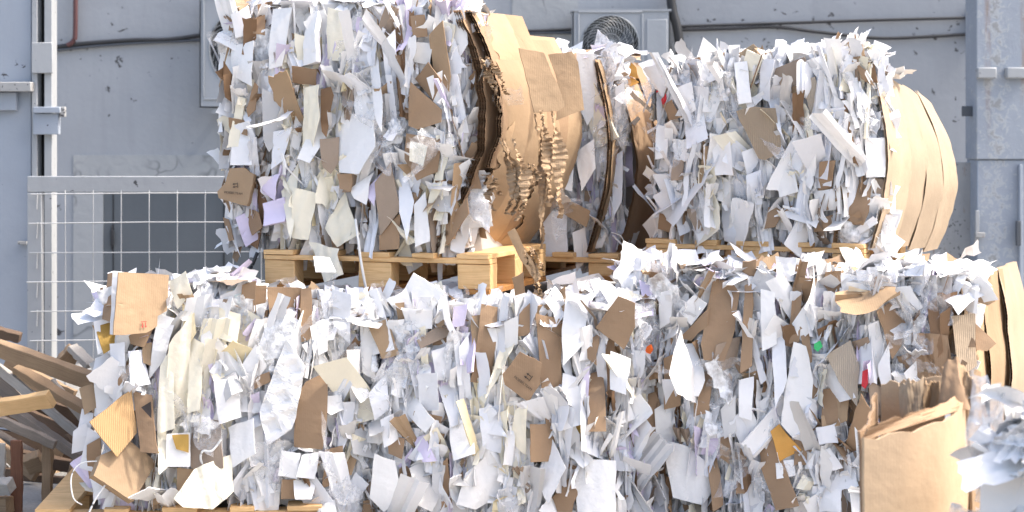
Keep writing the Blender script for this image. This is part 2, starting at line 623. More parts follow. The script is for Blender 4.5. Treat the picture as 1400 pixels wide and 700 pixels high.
class Bale:
    def __init__(self, corner_px, Y, z0, W, H, D, theta, label, bulge=.035):
        th = math.radians(theta)
        self.u = np.array([math.cos(th), -math.sin(th), 0.])
        self.d = np.array([math.sin(th), math.cos(th), 0.])
        self.n = -self.d
        self.W, self.H, self.D, self.z0, self.bl = W, H, D, z0, bulge
        self.R = np.array([(corner_px - 700) * Y / F, Y, z0])
        base = self.P(W / 2, 0, -D / 2)
        self.root = thing('paper_bale', base, label, 'bale', 'bales of pressed waste paper')
        self.B = np.stack([self.u, (0, 0, 1), self.n], 1)
        self.hand = []
        self.cards = 0
        self.papers = []
        self.mb = MB()
        self.film = MB()
        self.prof = None

    def P(self, s, z, o):
        return self.R + self.u * (s - self.W) + np.array([0, 0, 1.]) * z + self.n * o

    def top(self, s):
        if self.prof is None:
            return self.H
        return float(np.interp(s, self.prof[0], self.prof[1]))

    def set_top(self, pts):
        q = [self.hit(x, y, -.03) for x, y in pts]
        self.prof = ([float((p - self.R) @ self.u) + self.W for p in q], [min(p[2] - self.z0, self.H + .06) for p in q])

    def bulge(self, s, z):
        a, b = 2 * s / self.W - 1, 2 * z / self.H - 1
        return self.bl * (1 - abs(a) ** 4) * (1 - abs(b) ** 3) - .05 * max(0, abs(a) - .86) / .14 - .02 * max(0, abs(b) - .9) / .1

    def hit(self, px, py, o, nrm=None, p0=None):
        r = ray(px, py)
        nrm = self.n if nrm is None else nrm
        p0 = self.R + self.n * o if p0 is None else p0
        t = ((p0 - CAM) @ nrm) / (r @ nrm)
        return CAM + r * t

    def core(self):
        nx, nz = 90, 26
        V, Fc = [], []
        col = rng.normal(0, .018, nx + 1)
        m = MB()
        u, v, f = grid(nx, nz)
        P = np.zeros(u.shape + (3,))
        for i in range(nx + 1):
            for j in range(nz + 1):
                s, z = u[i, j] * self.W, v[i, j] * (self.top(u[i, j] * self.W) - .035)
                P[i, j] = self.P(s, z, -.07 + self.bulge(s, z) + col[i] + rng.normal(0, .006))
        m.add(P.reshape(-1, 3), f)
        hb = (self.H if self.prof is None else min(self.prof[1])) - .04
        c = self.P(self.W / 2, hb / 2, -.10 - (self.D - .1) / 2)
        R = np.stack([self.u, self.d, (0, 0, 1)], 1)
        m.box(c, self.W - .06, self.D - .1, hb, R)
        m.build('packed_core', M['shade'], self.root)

    def hand_piece(self, tone, pts, o=.035, thick=None, yaw=None, pitch=None, bend=None, name=None, label=None, fold=None, mask=True):
        cx, cy = np.mean([p[0] for p in pts]), np.mean([p[1] for p in pts])
        c0 = self.hit(cx, cy, 0)
        s = float((c0 - self.R) @ self.u) + self.W
        z = c0[2] - self.z0
        bz = self.bulge(min(max(s, 0), self.W), min(max(z, 0), self.H))
        p0 = self.hit(cx, cy, o + bz)
        yaw = math.radians(rng.normal(0, 14) if yaw is None else yaw)
        pitch = math.radians(rng.normal(0, 9) if pitch is None else pitch)
        nl = rot('Y', yaw) @ rot('X', pitch) @ np.array([0, 0, 1.])
        nrm = self.B @ nl
        P = [self.hit(x, y, 0, nrm, p0) for x, y in pts]
        card = tone in CARD
        thick = (.005 if card else .0022) if thick is None else thick
        if fold is None and bend is None and rng.random() < .65:
            fold = (rng.uniform(0, math.pi), rng.normal(0, .15), rng.uniform(.06, .38))
        wave = .006 if name == 'paper_sack' else ((.0042 if tone == 'cream' else .0012) if tone in ('cream', 'white') and not name else 0)
        r = poly_sheet(P, nrm, thick, (.009 if card else .012) if bend is None else bend, (.0007 if card else (.0005 if wave else .0016)), fold=fold, wave=wave, emboss=.035 if name == 'moulded_tray' else 0, fine=.016 if name in ('moulded_tray', 'paper_sack') or wave else .035)
        if r is None:
            return None
        if mask:
            self.hand.append([(cx + (x - cx) * 1.1, cy + (y - cy) * 1.1) for x, y in pts])
        m = MB()
        m.add(r[0], r[1], 0, r[2])
        nm = name or ('cardboard_sheet' if card else 'paper_sheet')
        ob = m.build(nm, M[tone], self.root, 35)
        if label:
            ob['label'] = label
        if not card and nm == 'paper_sheet':
            self.papers.append(ob)
        self.last = (p0, nrm)
        return ob

    def rand_fill(self, count, tones, columns, big=60, small=0, film=60, cardp=.10, top=120, left=60, topjit=.05, heap=None, film_cols=()):
        """fills the front face with sheets gathered in vertical layers"""
        W, H = self.W, self.H
        edges, s = [], 0
        while s < W:
            w = rng.uniform(.035, .10)
            edges.append((s, w, rng.normal(0, .26), rng.uniform(-.055, .014), rng.random(), rng.choice((-1, 1))))
            s += w
        starts = np.array([e[0] for e in edges])

        def tone_at(s, z, px, py):
            for (a, b, y0, y1, t, p) in columns:
                if a < px < b and y0 < py < y1 and rng.random() < p:
                    return rng.choice(t)
            e = edges[max(0, np.searchsorted(starts, s) - 1)]
            if rng.random() < cardp * (2.2 if e[4] < .2 else .6):
                return rng.choice(['kraft', 'tan', 'taupe', 'dark', 'kraft'])
            return rng.choice(tones)

        def put(s, z, w, h, o, yaw, pitch, roll, tone, nx, ny, tgt, thick=0, Bm=None, pos=None, **kw):
            P, f = sheet(w, h, nx, ny, **kw)
            if pos is None and Bm is None:
                z = min(z, self.top(s) - .30 * h)
            if thick:
                P, f = thicken(P, f, nx, ny, thick)
            R = (self.B if Bm is None else Bm) @ rot('Y', yaw) @ rot('X', pitch) @ rot('Z', roll)
            c = self.P(s, z, o + self.bulge(s, z)) if pos is None else pos
            tgt.add(P @ R.T + c, f, PI_[tone] if tgt is self.mb or tgt is self.film else 0)

        masks = self.hand

        def masked(px, py):
            return any(inside(p, px, py) for p in masks)

        # edge-on layers standing out of the core
        for _ in range(int(count * .30)):
            s, z = rng.uniform(0, W), rng.uniform(.02, H - .02)
            e = edges[max(0, np.searchsorted(starts, s) - 1)]
            px, py = topx(self.P(s, z, 0))
            if masked(px, py):
                continue
            put(s, z, rng.uniform(.06, .11), rng.uniform(.10, .32), rng.uniform(-.05, -.015), e[5] * rng.uniform(.9, 1.45), rng.normal(0, .1), rng.normal(0, .12),
                tone_at(s, z, px, py), 3, 7, self.mb, jitter=.1, torn=.04, curve=.8, folds=1, crumple=.03, foldang=(10, 50))
        # long sheets hanging in the layers
        for _ in range(int(count * .13)):
            s, z = rng.uniform(.02, W - .02), rng.uniform(.06, H - .06)
            px, py = topx(self.P(s, z, 0))
            if masked(px, py):
                continue
            e = edges[max(0, np.searchsorted(starts, s) - 1)]
            put(s, z, rng.uniform(.03, .075), min(rng.uniform(.14, .40), 2 * z + .05, 2 * (H - z) + .1), e[3] + rng.uniform(-.01, .03), e[2] + rng.normal(0, .4), rng.normal(0, .07), rng.normal(0, .13),
                tone_at(s, z, px, py), 3, 12, self.mb, jitter=.2, torn=.05, curve=.6, folds=rng.integers(0, 2), crumple=.02, foldang=(5, 40), crush=rng.uniform(.2, 1.1))
        # small sheets
        for _ in range(int(count * .78)):
            s, z = rng.uniform(-.01, W + .01), rng.uniform(.0, H + .01)
            e = edges[max(0, np.searchsorted(starts, s) - 1)]
            px, py = topx(self.P(s, z, 0))
            o = e[3] + rng.uniform(-.03, .018)
            if masked(px, py):
                if rng.random() < .75:
                    continue
                o -= .075
            w = rng.uniform(.032, .095)
            h = w * rng.uniform(.9, 2.6)
            if rng.random() < .12:
                w, h = rng.uniform(.014, .034), rng.uniform(.14, .30)
            a = 2 * s / W - 1
            yaw = e[2] + rng.normal(0, .25) + (.6 * np.sign(a) * max(0, abs(a) - .88) / .12)
            tone = tone_at(s, z, px, py)
            th = rng.uniform(.004, .014) if rng.random() < .13 else 0
            put(s, z, w, h, o, yaw, rng.normal(0.04, .20), rng.normal(0, .26) if rng.random() < .78 else rng.uniform(-1.5, 1.5), tone, 4, 5, self.mb, th,
                jitter=.13, torn=.05 if rng.random() < .45 else 0, curve=1.2, folds=rng.integers(0, 2), crumple=rng.choice([.003, .006, .012, .03]), crush=rng.uniform(.1, .9) if rng.random() < .6 else 0)
        # larger sheets: parts of their own
        k = 0
        tries = 0
        while k < big and tries < big * 6:
            tries += 1
            s, z = rng.uniform(.03, W - .03), rng.uniform(.04, H - .03)
            px, py = topx(self.P(s, z, 0))
            if masked(px, py):
                continue
            e = edges[max(0, np.searchsorted(starts, s) - 1)]
            w = rng.uniform(.065, .13)
            h = w * rng.uniform(.9, 2.3) if rng.random() < .6 else w * rng.uniform(2.2, 3.2)
            tone = tone_at(s, z, px, py)
            m = MB()
            put(s, z, w, h, e[3] * .5 + rng.uniform(-.005, .03), e[2] * .7 + rng.normal(0, .3), rng.normal(.05, .22), rng.normal(0, .35), tone, 6, 8, m,
                .004 if tone in CARD else (rng.uniform(.006, .014) if rng.random() < .2 else .0015),
                jitter=.12, torn=.035 if rng.random() < .4 else 0, curve=1.0, folds=rng.integers(0, 2), crumple=rng.choice([.003, .008, .014]), foldang=(15, 60), crush=rng.uniform(.1, .6) if rng.random() < .6 else 0)
            m.build('cardboard_sheet' if tone in CARD else 'paper_sheet', M[tone], self.root)
            k += 1
        # clear film squeezed between the sheets
        for _ in range(int(film * .62)):
            s, z = rng.uniform(0, W), rng.uniform(.03, H)
            px, py = topx(self.P(s, z, 0))
            if film_cols and rng.random() < .5:
                a, b, y0, y1 = film_cols[rng.integers(len(film_cols))]
                px, py = rng.uniform(a, b), rng.uniform(y0, y1)
                p = self.hit(px, py, 0)
                s, z = float((p - self.R) @ self.u) + W, p[2] - self.z0
            if masked(px, py) and rng.random() < .8:
                continue
            w = rng.uniform(.06, .13)
            put(s, z, w, w * rng.uniform(1, 2.4), rng.uniform(0, .03), rng.normal(0, .4), rng.normal(0, .3), rng.normal(0, .4), 'film' if rng.random() < .7 else 'milky', 7, 9, self.film,
                jitter=.2, torn=.05, curve=1.5, folds=2, crumple=.06)
        # top: sheets lying on it and standing along the front edge
        hfun = heap or (lambda px: 0)
        for i in range(top):
            s = rng.uniform(0, W)
            dep = rng.uniform(.0, .5) ** 1.3
            px, py = topx(self.P(s, self.top(s), -dep))
            zz = rng.uniform(-.075, max(-.06, topjit * .6 + hfun(px)))
            w = rng.uniform(.06, .15)
            Bm = np.stack([self.u, self.d, (0, 0, 1)], 1)
            pos = self.P(s, self.top(s) + zz, -dep)
            tone = rng.choice(tones) if rng.random() < .86 else rng.choice(['kraft', 'tan', 'film', 'taupe'])
            put(s, H, w, w * rng.uniform(.8, 1.7), 0, rng.normal(0, .22), rng.normal(.12, .2), rng.uniform(-3, 3), tone, 4, 5, self.mb, 0, Bm, pos,
                jitter=.10, torn=.03, curve=.8, folds=rng.integers(0, 2), crumple=.012, crush=rng.uniform(0, .5), foldang=(8, 35))
        # sheets bent over the front edge of the top
        for i in range(int(W * 75)):
            s = rng.uniform(0, W)
            w, hd = rng.uniform(.04, .10), rng.uniform(.05, .12)
            P, f = sheet(w, 2 * hd, 4, 8, jitter=.14, torn=.05, curve=.5, folds=0, crumple=.012, crush=rng.uniform(0, .8))
            a = rng.uniform(.5, 1.45)
            yy = np.maximum(P[:, 1], 0)
            soft = np.minimum(yy, .03)
            P[:, 1] = np.minimum(P[:, 1], 0) + yy * math.cos(a)
            P[:, 2] = P[:, 2] - yy * math.sin(a)
            px, py = topx(self.P(s, self.top(s), 0))
            pos = self.P(s, self.top(s) + rng.uniform(-.035, .012 + max(0, hfun(px)) * .6), rng.uniform(-.05, .015))
            R = self.B @ rot('Y', rng.normal(0, .35)) @ rot('Z', rng.normal(0, .3))
            self.mb.add(P @ R.T + pos, f, PI_[rng.choice(tones) if rng.random() < .9 else rng.choice(['kraft', 'tan'])])
        for i in range(int(top * .05)):
            s = rng.uniform(0, W)
            pos = self.P(s, self.top(s) + rng.uniform(-.03, .02), -rng.uniform(0, .12))
            w = rng.uniform(.05, .10)
            put(s, H, w, w * 1.4, 0, rng.normal(0, .7), rng.normal(0, .5), rng.normal(0, .7), 'film', 7, 8, self.film, 0, None, pos, jitter=.2, torn=.06, curve=2, folds=2, crumple=.07)
        # left end
        Bl = np.stack([-self.d, (0, 0, 1), -self.u], 1)
        for i in range(left):
            z, dep = rng.uniform(0, H), rng.uniform(0, self.D) ** 1.0
            w = rng.uniform(.04, .10)
            put(0, z, w, w * rng.uniform(1, 2.2), 0, rng.normal(0, .5), rng.normal(0, .3), rng.normal(0, .4), rng.choice(tones + ['kraft']), 4, 5, self.mb, 0, Bl,
                self.R - self.u * (W - rng.uniform(.0, .04)) + self.d * dep + np.array([0, 0, z]), jitter=.13, torn=.04, curve=1.2, folds=rng.integers(0, 3), crumple=.02)

    def finish(self):
        o = self.mb.build('paper_scraps', [M[t] for t in PAPERS], self.root)
        o['kind'] = 'stuff'
        if self.film.n:
            o = self.film.build('plastic_film', [M[t] for t in PAPERS], self.root, 60)
            o['kind'] = 'stuff'

    def end_panel(self, d0, d1, offb, offt, bulge, tone, z0=0.0, z1=None, layers=1, ragged=.012, label=None, pw=1.0, wav=.006, name='cardboard_panel', flute=True, drop=0.0, flare=0.0, ta=0.0, tb=1.0):
        """a cardboard sheet bulging out of the right-hand end, with its fluted cut edge"""
        z1 = self.H if z1 is None else z1
        n, md = 64, 10
        m = MB()
        jag = np.convolve(rng.normal(0, 1, n + 9), np.ones(5) / 5, 'valid')[:n + 1] * ragged * 2 + rng.normal(0, ragged * .25, n + 1)
        jag2 = np.convolve(rng.normal(0, 1, n + 9), np.ones(5) / 5, 'valid')[:n + 1] * .01
        ph = rng.uniform(0, 6, 3)

        def pt(t, dep, off):
            s = self.W + offb + (offt - offb) * t + bulge * math.sin(math.pi * t) ** pw + off
            s += flare * (dep - d0) + wav * math.sin(dep * 23 + ph[0] + t * 3) + wav * .6 * math.sin(t * 19 + ph[1])
            z = z0 + (z1 - z0 - drop * max(0, dep - d0)) * t
            return self.R + self.u * (s - self.W) + self.d * dep + np.array([0, 0, z])

        for k in range(layers):
            base = -k * .013
            for off, flip in ((base, 0), (base - .010, 1)):
                V, U = [], []
                for i in range(n + 1):
                    for j in range(md + 1):
                        a = d0 + jag[i] + .004 * k
                        b = d1 + jag2[i]
                        dep = a + (b - a) * j / md
                        V.append(pt(ta + (tb - ta) * i / n, dep, off))
                        U.append((dep, i / n))
                idx = np.arange((n + 1) * (md + 1)).reshape(n + 1, md + 1)
                fc = np.stack([idx[:-1, :-1], idx[1:, :-1], idx[1:, 1:], idx[:-1, 1:]], -1).reshape(-1, 4)
                m.add(V, fc, 0, U)
            if flute:
                nf = 260
                V, U = [], []
                for i in range(nf + 1):
                    t = i / nf
                    a = d0 + np.interp(t, np.linspace(0, 1, n + 1), jag) + .004 * k + .002
                    w = .0042 * math.sin(i * math.pi / 2 + .4)
                    for j in range(2):
                        V.append(pt(ta + (tb - ta) * t, a + .05 * j, base - .005 + w))
                        U.append((a, t))
                idx = np.arange((nf + 1) * 2).reshape(nf + 1, 2)
                fc = np.stack([idx[:-1, 0], idx[1:, 0], idx[1:, 1], idx[:-1, 1]], -1)
                m.add(V, fc, 1, U)
        o = m.build(name, [M[tone], M['dark']], self.root, 50)
        if label:
            o['label'] = label
        return o


def strap(points, r, mat, parent=None, name='strap'):
    m = MB()
    # smooth the path
    pts = [np.asarray(p, float) for p in points]
    out = []
    for i in range(len(pts) - 1):
        p0, p1, p2, p3 = pts[max(i - 1, 0)], pts[i], pts[i + 1], pts[min(i + 2, len(pts) - 1)]
        for k in range(8):
            t = k / 8
            out.append(.5 * ((2 * p1) + (p2 - p0) * t + (2 * p0 - 5 * p1 + 4 * p2 - p3) * t * t + (3 * p1 - p0 - 3 * p2 + p3) * t ** 3))
    out.append(pts[-1])
    m.tube(out, r, 8)
    return m.build(name, M[mat], parent, 60)


def arrows(parent, p0, nrm, px, py, ang, size, mat='ink', text=None, tsize=.02, bale=None):
    """two printed arrows over a bar, and a line of lettering, lying on a sheet"""
    c = bale.hit(px, py, 0, nrm, p0 + nrm * .0075)
    ax = np.cross((0, 0, 1), nrm)
    ax /= np.linalg.norm(ax)
    ay = np.cross(nrm, ax)
    a = math.radians(ang)
    ex, ey = math.cos(a) * ax + math.sin(a) * ay, -math.sin(a) * ax + math.cos(a) * ay
    m = MB()

    def pl(q):
        P = [c + size * (x * ex + y * ey) for x, y in q]
        Q = [p - nrm * .001 for p in P]
        k = len(q)
        m.add(P + Q, [tuple(range(k))] + [(i, i + k, (i + 1) % k + k, (i + 1) % k) for i in range(k)])
    for dx in (-.32, .32):
        pl([(dx - .07, -.4), (dx + .07, -.4), (dx + .07, .2), (dx + .22, .2), (dx, .6), (dx - .22, .2), (dx - .07, .2)])
    pl([(-.55, -.62), (.55, -.62), (.55, -.5), (-.55, -.5)])
    m.build('printed_arrows', M[mat], parent)


def lettering(parent, bale, p0, nrm, px, py, ang, size, body, mat='ink'):
    c = bale.hit(px, py, 0, nrm, p0 + nrm * .008)
    ax = np.cross((0, 0, 1), nrm)
    ax /= np.linalg.norm(ax)
    ay = np.cross(nrm, ax)
    a = math.radians(ang)
    ex, ey = math.cos(a) * ax + math.sin(a) * ay, -math.sin(a) * ax + math.cos(a) * ay
    cu = bpy.data.curves.new('printed_lettering', 'FONT')
    cu.body = body
    cu.size = size
    cu.align_x = 'CENTER'
    cu.align_y = 'CENTER'
    cu.extrude = .0004
    tmp = bpy.data.objects.new('printed_lettering', cu)
    COL.objects.link(tmp)
    bpy.context.view_layer.update()
    me = bpy.data.meshes.new_from_object(tmp.evaluated_get(bpy.context.evaluated_depsgraph_get()))
    bpy.data.objects.remove(tmp)
    me.materials.clear()
    me.materials.append(M[mat])
    base = np.zeros(3)
    p = parent
    while p is not None:
        base = base + np.array(p.location)
        p = p.parent
    for v in me.vertices:
        q = c + v.co.x * ex + v.co.y * ey + v.co.z * nrm - base
        v.co = q
    o = bpy.data.objects.new('printed_lettering', me)
    o.parent = parent
    COL.objects.link(o)


# ------------------------------------------------------------------ the bales
WHITES = ['white'] * 9 + ['cool'] * 7 + ['grey'] * 2 + ['cream'] * 1 + ['lilac'] * 1
CREAM = ['cream', 'cream', 'cream', 'white', 'butter', 'white']
BROWN = ['kraft', 'tan', 'dark', 'taupe']

# --- bale on the upper left pallet
A = Bale(645, 7.92, 1.165, 1.15, 1.01, .78, 18, 'tall white paper bale on the upper pallet, torn cardboard bulging from its right end')
A.set_top([(295, 30), (312, 14), (345, 10), (400, 14), (450, 6), (520, 8), (560, 14), (600, 8), (640, 12), (650, 30)])
A.core()
for t, p in [
    ('tan', [(312, 60), (318, 62), (318, 108), (302, 124), (299, 118)]),
    ('kraft', [(348, 112), (353, 118), (349, 150), (339, 160), (337, 150)]),
    ('kraft', [(346, 24), (362, 20), (362, 48), (346, 46)]),
    ('kraft', [(399, 90), (433, 95), (432, 117), (400, 113)]),
    ('kraft', [(389, 118), (403, 120), (403, 140), (391, 140)]),
    ('taupe', [(437, 190), (464, 187), (463, 222), (452, 238), (441, 228)]),
    ('dark', [(438, 122), (452, 118), (456, 130), (446, 188), (440, 180)]),
    ('kraft', [(461, 238), (482, 238), (480, 262), (465, 258)]),
    ('kraft', [(518, 322), (548, 290), (546, 340), (518, 342)]),
    ('taupe', [(512, 250), (532, 222), (548, 285), (520, 322)]),
    ('tan', [(586, 48), (604, 28), (616, 105), (614, 126), (592, 92)]),
    ('kraft', [(558, 172), (562, 112), (602, 150), (602, 167), (570, 177)]),
    ('kraft', [(566, 108), (585, 85), (604, 110), (592, 138)]),
    ('kraft', [(555, 182), (604, 190), (598, 235), (570, 247), (553, 218)]),
    ('kraft', [(560, 22), (580, 20), (585, 50), (566, 52)]),
    ('kraft', [(314, 160), (336, 165), (340, 185), (316, 182)]),
    ('kraft', [(335, 285), (352, 290), (358, 310), (345, 322)]),
    ('kraft', [(303, 297), (310, 300), (320, 328), (313, 330)]),
    ('kraft', [(452, 325), (462, 312), (470, 340), (455, 344)]),
    ('kraft', [(595, 325), (632, 272), (640, 292), (612, 335)]),
]:
    A.hand_piece(t, p)
for t, p in [
    ('lilac', [(356, 245), (376, 238), (374, 275), (356, 262)]),
    ('lilac', [(497, 262), (519, 238), (511, 282)]),
    ('lilac', [(322, 298), (335, 292), (356, 325), (336, 338)]),
    ('white', [(318, 65), (345, 55), (345, 118), (317, 102)]),
    ('white', [(318, 175), (344, 175), (345, 226), (315, 226)]),
    ('white', [(462, 150), (508, 165), (510, 200), (490, 238), (465, 236), (460, 185)]),
    ('grey', [(358, 120), (385, 135), (386, 180), (368, 208), (360, 190)]),
    ('cool', [(374, 180), (400, 173), (386, 220), (370, 232)]),
    ('cream', [(448, 10), (470, 15), (476, 60), (465, 83), (450, 80)]),
    ('cream', [(420, 120), (440, 115), (440, 160), (430, 210), (415, 200)]),
    ('white', [(370, 12), (400, 10), (386, 90), (368, 95)]),
    ('cream', [(446, 312), (470, 262), (492, 320), (462, 338)]),
    ('white', [(478, 258), (510, 235), (500, 280), (485, 272)]),
    ('white', [(500, 55), (513, 58), (525, 140), (522, 180), (515, 162)]),
    ('grey', [(562, 57), (590, 60), (588, 88), (566, 85)]),
    ('cream', [(385, 262), (410, 222), (405, 290), (398, 330)]),
    ('cream', [(403, 255), (435, 265), (422, 328), (402, 325)]),
    ('cream', [(600, 210), (612, 195), (604, 260), (582, 300)]),
    ('cool', [(545, 195), (556, 240), (566, 275), (556, 330), (546, 290)]),
    ('white', [(566, 280), (582, 262), (588, 330), (568, 338)]),
    ('white', [(618, 20), (634, 10), (640, 60), (622, 90)]),
    ('cool', [(522, 60), (540, 40), (545, 100), (530, 140)]),
    ('white', [(300, 130), (318, 118), (312, 160), (298, 172)]),
]:
    A.hand_piece(t, p, o=rng.uniform(.02, .045))
A.hand_piece('cream', [(563, 193), (586, 200), (580, 228), (562, 220)], o=.052, yaw=0, pitch=0, bend=.002)
A.hand_piece('lilac', [(359, 278), (390, 270), (390, 303), (362, 310)], o=.05, thick=.02, name='flattened_box')
A.hand_piece('white', [(315, 20), (338, 8), (347, 45), (322, 52)], o=.05, thick=.04, name='flattened_box', yaw=20)
A.hand_piece('white', [(414, 14), (430, 14), (432, 84), (415, 90)], o=.045, thick=.03, name='flattened_box', yaw=-20)
bx = A.hand_piece('tan', [(314, 230), (334, 229), (347, 238), (340, 276), (337, 281), (299, 271), (297, 262), (308, 250)], o=.08, thick=.035, yaw=6, pitch=-8, bend=.001,
                  name='flattened_box', label='tan box with two printed arrows')
p0, nr = A.last
arrows(bx, p0, nr, 321.5, 253.5, 96, .020, bale=A)
lettering(bx, A, p0, nr, 319, 264, -5, .0135, 'MOEBELTEAM')
sack = [(424, 330), (466, 340), (464, 348), (471, 375), (455, 383), (446, 386), (436, 360)]
A.hand_piece('cream', sack, o=.085, yaw=0, pitch=-4, bend=.01, name='paper_sack', label='crumpled white sack hanging over the pallet edge', mask=False)
A.rand_fill(1750, WHITES, [(395, 482, 60, 345, CREAM, .6), (545, 615, 180, 345, CREAM, .3), (300, 400, 200, 345, ['lilac', 'white', 'kraft'], .25), (580, 640, 250, 345, BROWN, .35)],
            big=70, film=70, top=90, topjit=.03, left=90, film_cols=[(615, 645, 60, 320), (330, 360, 50, 300), (480, 545, 60, 200)])
A.end_panel(-.02, .14, -.15, -.03, .160, 'kraft', layers=3, ragged=.012, flare=.05)
A.end_panel(-.01, .14, -.13, .00, .185, 'kraft', layers=2, ragged=.012, flare=.06, ta=.35, label='brown corrugated sheet with a ripped fluted edge')
A.end_panel(.03, .24, -.13, -.005, .190, 'tan', layers=1, ragged=.03, flare=.22, ta=.0, tb=.80)
A.end_panel(.10, .28, -.128, .00, .192, 'tan', layers=2, ragged=.03, flare=.26, ta=.30)
A.end_panel(.20, .40, -.10, .025, .190, 'tan', layers=2, ragged=.04, flare=.24, tb=.72)
A.end_panel(.24, .46, -.09, .030, .192, 'kraft', layers=1, ragged=.035, flare=.22, ta=.38)
A.end_panel(.36, .60, -.065, .06, .190, 'kraft', layers=2, ragged=.04, flare=.20, tb=.9)
A.end_panel(.48, .77, -.03, .085, .175, 'tan', layers=1, ragged=.02, z1=.93, flare=.15)
for t, p, o, yw in [('tan', [(709, 66), (744, 72), (772, 145), (762, 152), (731, 154), (724, 120)], .02, 40), ('tan', [(750, 74), (782, 70), (790, 85), (799, 150), (760, 165), (762, 110)], -.25, 25)]:
    A.hand_piece(t, p, o=o, yaw=yw, pitch=-6, thick=.006, mask=False, name='cardboard_flap', bend=.02)
# ripped corrugated tatters hanging from the end
def tatter(bale, path, widths, o, yaw):
    m = MB()
    n = 80
    wl, wr = (np.convolve(rng.normal(0, 3, n + 4), np.ones(5) / 5, 'valid') for _ in range(2))
    phs = np.cumsum(rng.uniform(.6, 1.9, n))
    xs = np.interp(np.linspace(0, 1, n), np.linspace(0, 1, len(path)), [p[0] for p in path])
    ys = np.interp(np.linspace(0, 1, n), np.linspace(0, 1, len(path)), [p[1] for p in path])
    ws = np.interp(np.linspace(0, 1, n), np.linspace(0, 1, len(widths)), widths)
    nl = bale.B @ rot('Y', math.radians(yaw)) @ np.array([0, 0, 1.])
    p0 = bale.hit(xs.mean(), ys.mean(), o)
    V = []
    for i in range(n):
        jl, jr = wl[i], wr[i]
        for k in range(5):
            x = xs[i] - ws[i] / 2 + jl + (ws[i] + jr - jl) * k / 4
            q = bale.hit(x, ys[i] + rng.normal(0, .35), 0, nl, p0)
            V.append(q + nl * (.0038 * math.sin(phs[i] + k * .5) + rng.normal(0, .0012) + .012 * math.sin(i * .13 + k * .9)))
    idx = np.arange(n * 5).reshape(n, 5)
    f = np.stack([idx[:-1, :-1], idx[1:, :-1], idx[1:, 1:], idx[:-1, 1:]], -1).reshape(-1, 4)
    m.add(V, f)
    m.build('torn_tatter', M['tan'], bale.root, 15)


for path, wd, o, yw in [([(690, 188), (704, 225), (708, 262), (700, 282)], [8, 26, 28, 6], .03, 40), ([(742, 152), (752, 200), (750, 250), (752, 298)], [8, 30, 28, 6], -.06, 40),
                        ([(672, 245), (668, 262), (676, 280)], [6, 20, 8], .03, 40), ([(722, 226), (728, 250), (722, 275)], [5, 20, 10], -.01, 40),
                        ([(722, 340), (734, 362), (738, 388)], [5, 12, 8], .09, 20), ([(660, 80), (676, 110), (686, 150)], [8, 14, 6], .03, 50)]:
    for q in range(3):
        dx, dy = (q - 1) * max(wd) * .33 + rng.normal(0, 1), rng.normal(0, 7)
        tatter(A, [(x + dx + rng.normal(0, 1.5), y + dy * (.3 + k)) for k, (x, y) in enumerate(path)], [v * rng.uniform(.32, .5) for v in wd], o + rng.uniform(-.02, .015), yw + rng.normal(0, 18))
A.hand_piece('tan', [(694, 318), (704, 312), (720, 345), (740, 378), (733, 386), (712, 356)], o=.06, yaw=30, mask=False, name='cardboard_flap')
A.finish()
strap([A.hit(486, 300, .05), A.hit(490, 330, .10), A.hit(494, 360, .10), A.hit(503, 408, .09)], .0055, 'strap', A.root)
strap([A.hit(352, 345, .02), A.hit(345, 362, .03), A.hit(337, 380, .02), A.hit(338, 398, -.02)], .008, 'blackstrap', A.root)

# --- the bale behind it
Bb = Bale(848, 8.60, 1.125, .90, .87, .80, 18, 'narrow view of a white bale between the two tall ones, shaded brown cardboard end', .03)
Bb.set_top([(600, 70), (700, 74), (750, 78), (780, 74), (812, 80), (835, 66), (850, 88)])
Bb.core()
for t, p in [('white', [(788, 72), (812, 73), (818, 140), (803, 172), (789, 140)]), ('white', [(762, 162), (792, 172), (782, 200), (758, 196)]), ('cool', [(740, 285), (775, 290), (775, 352), (741, 350)]),
             ('tan', [(757, 262), (806, 288), (801, 311), (752, 282)]), ('white', [(786, 210), (812, 190), (815, 230), (795, 262)]), ('cool', [(763, 215), (786, 210), (782, 262), (765, 255)]),
             ('white', [(782, 318), (800, 310), (806, 352), (788, 372)]), ('kraft', [(782, 192), (790, 190), (789, 214), (783, 216)]), ('white', [(828, 62), (842, 58), (848, 85), (834, 95)]),
             ('white', [(841, 120), (853, 112), (860, 160), (854, 210), (842, 190)]), ('cool', [(838, 215), (852, 205), (850, 275), (836, 300)])]:
    Bb.hand_piece(t, p, o=.04)
Bb.hand_piece('amber', [(850, 90), (858, 82), (870, 92), (873, 108), (862, 104), (850, 108)], o=-.02, name='paper_sheet')
Bb.hand_piece('amber', [(848, 110), (860, 104), (874, 112), (862, 118)], o=-.02, name='paper_sheet')
Bb.hand_piece('milky', [(812, 60), (817, 40), (830, 50), (842, 70), (834, 92), (814, 86)], o=.0, name='film_pocket', mask=False, thick=.002, bend=.05)
Bb.rand_fill(1100, WHITES, [], big=46, cardp=.04, film=50, top=50, topjit=.02, left=10, film_cols=[(828, 848, 90, 260)])
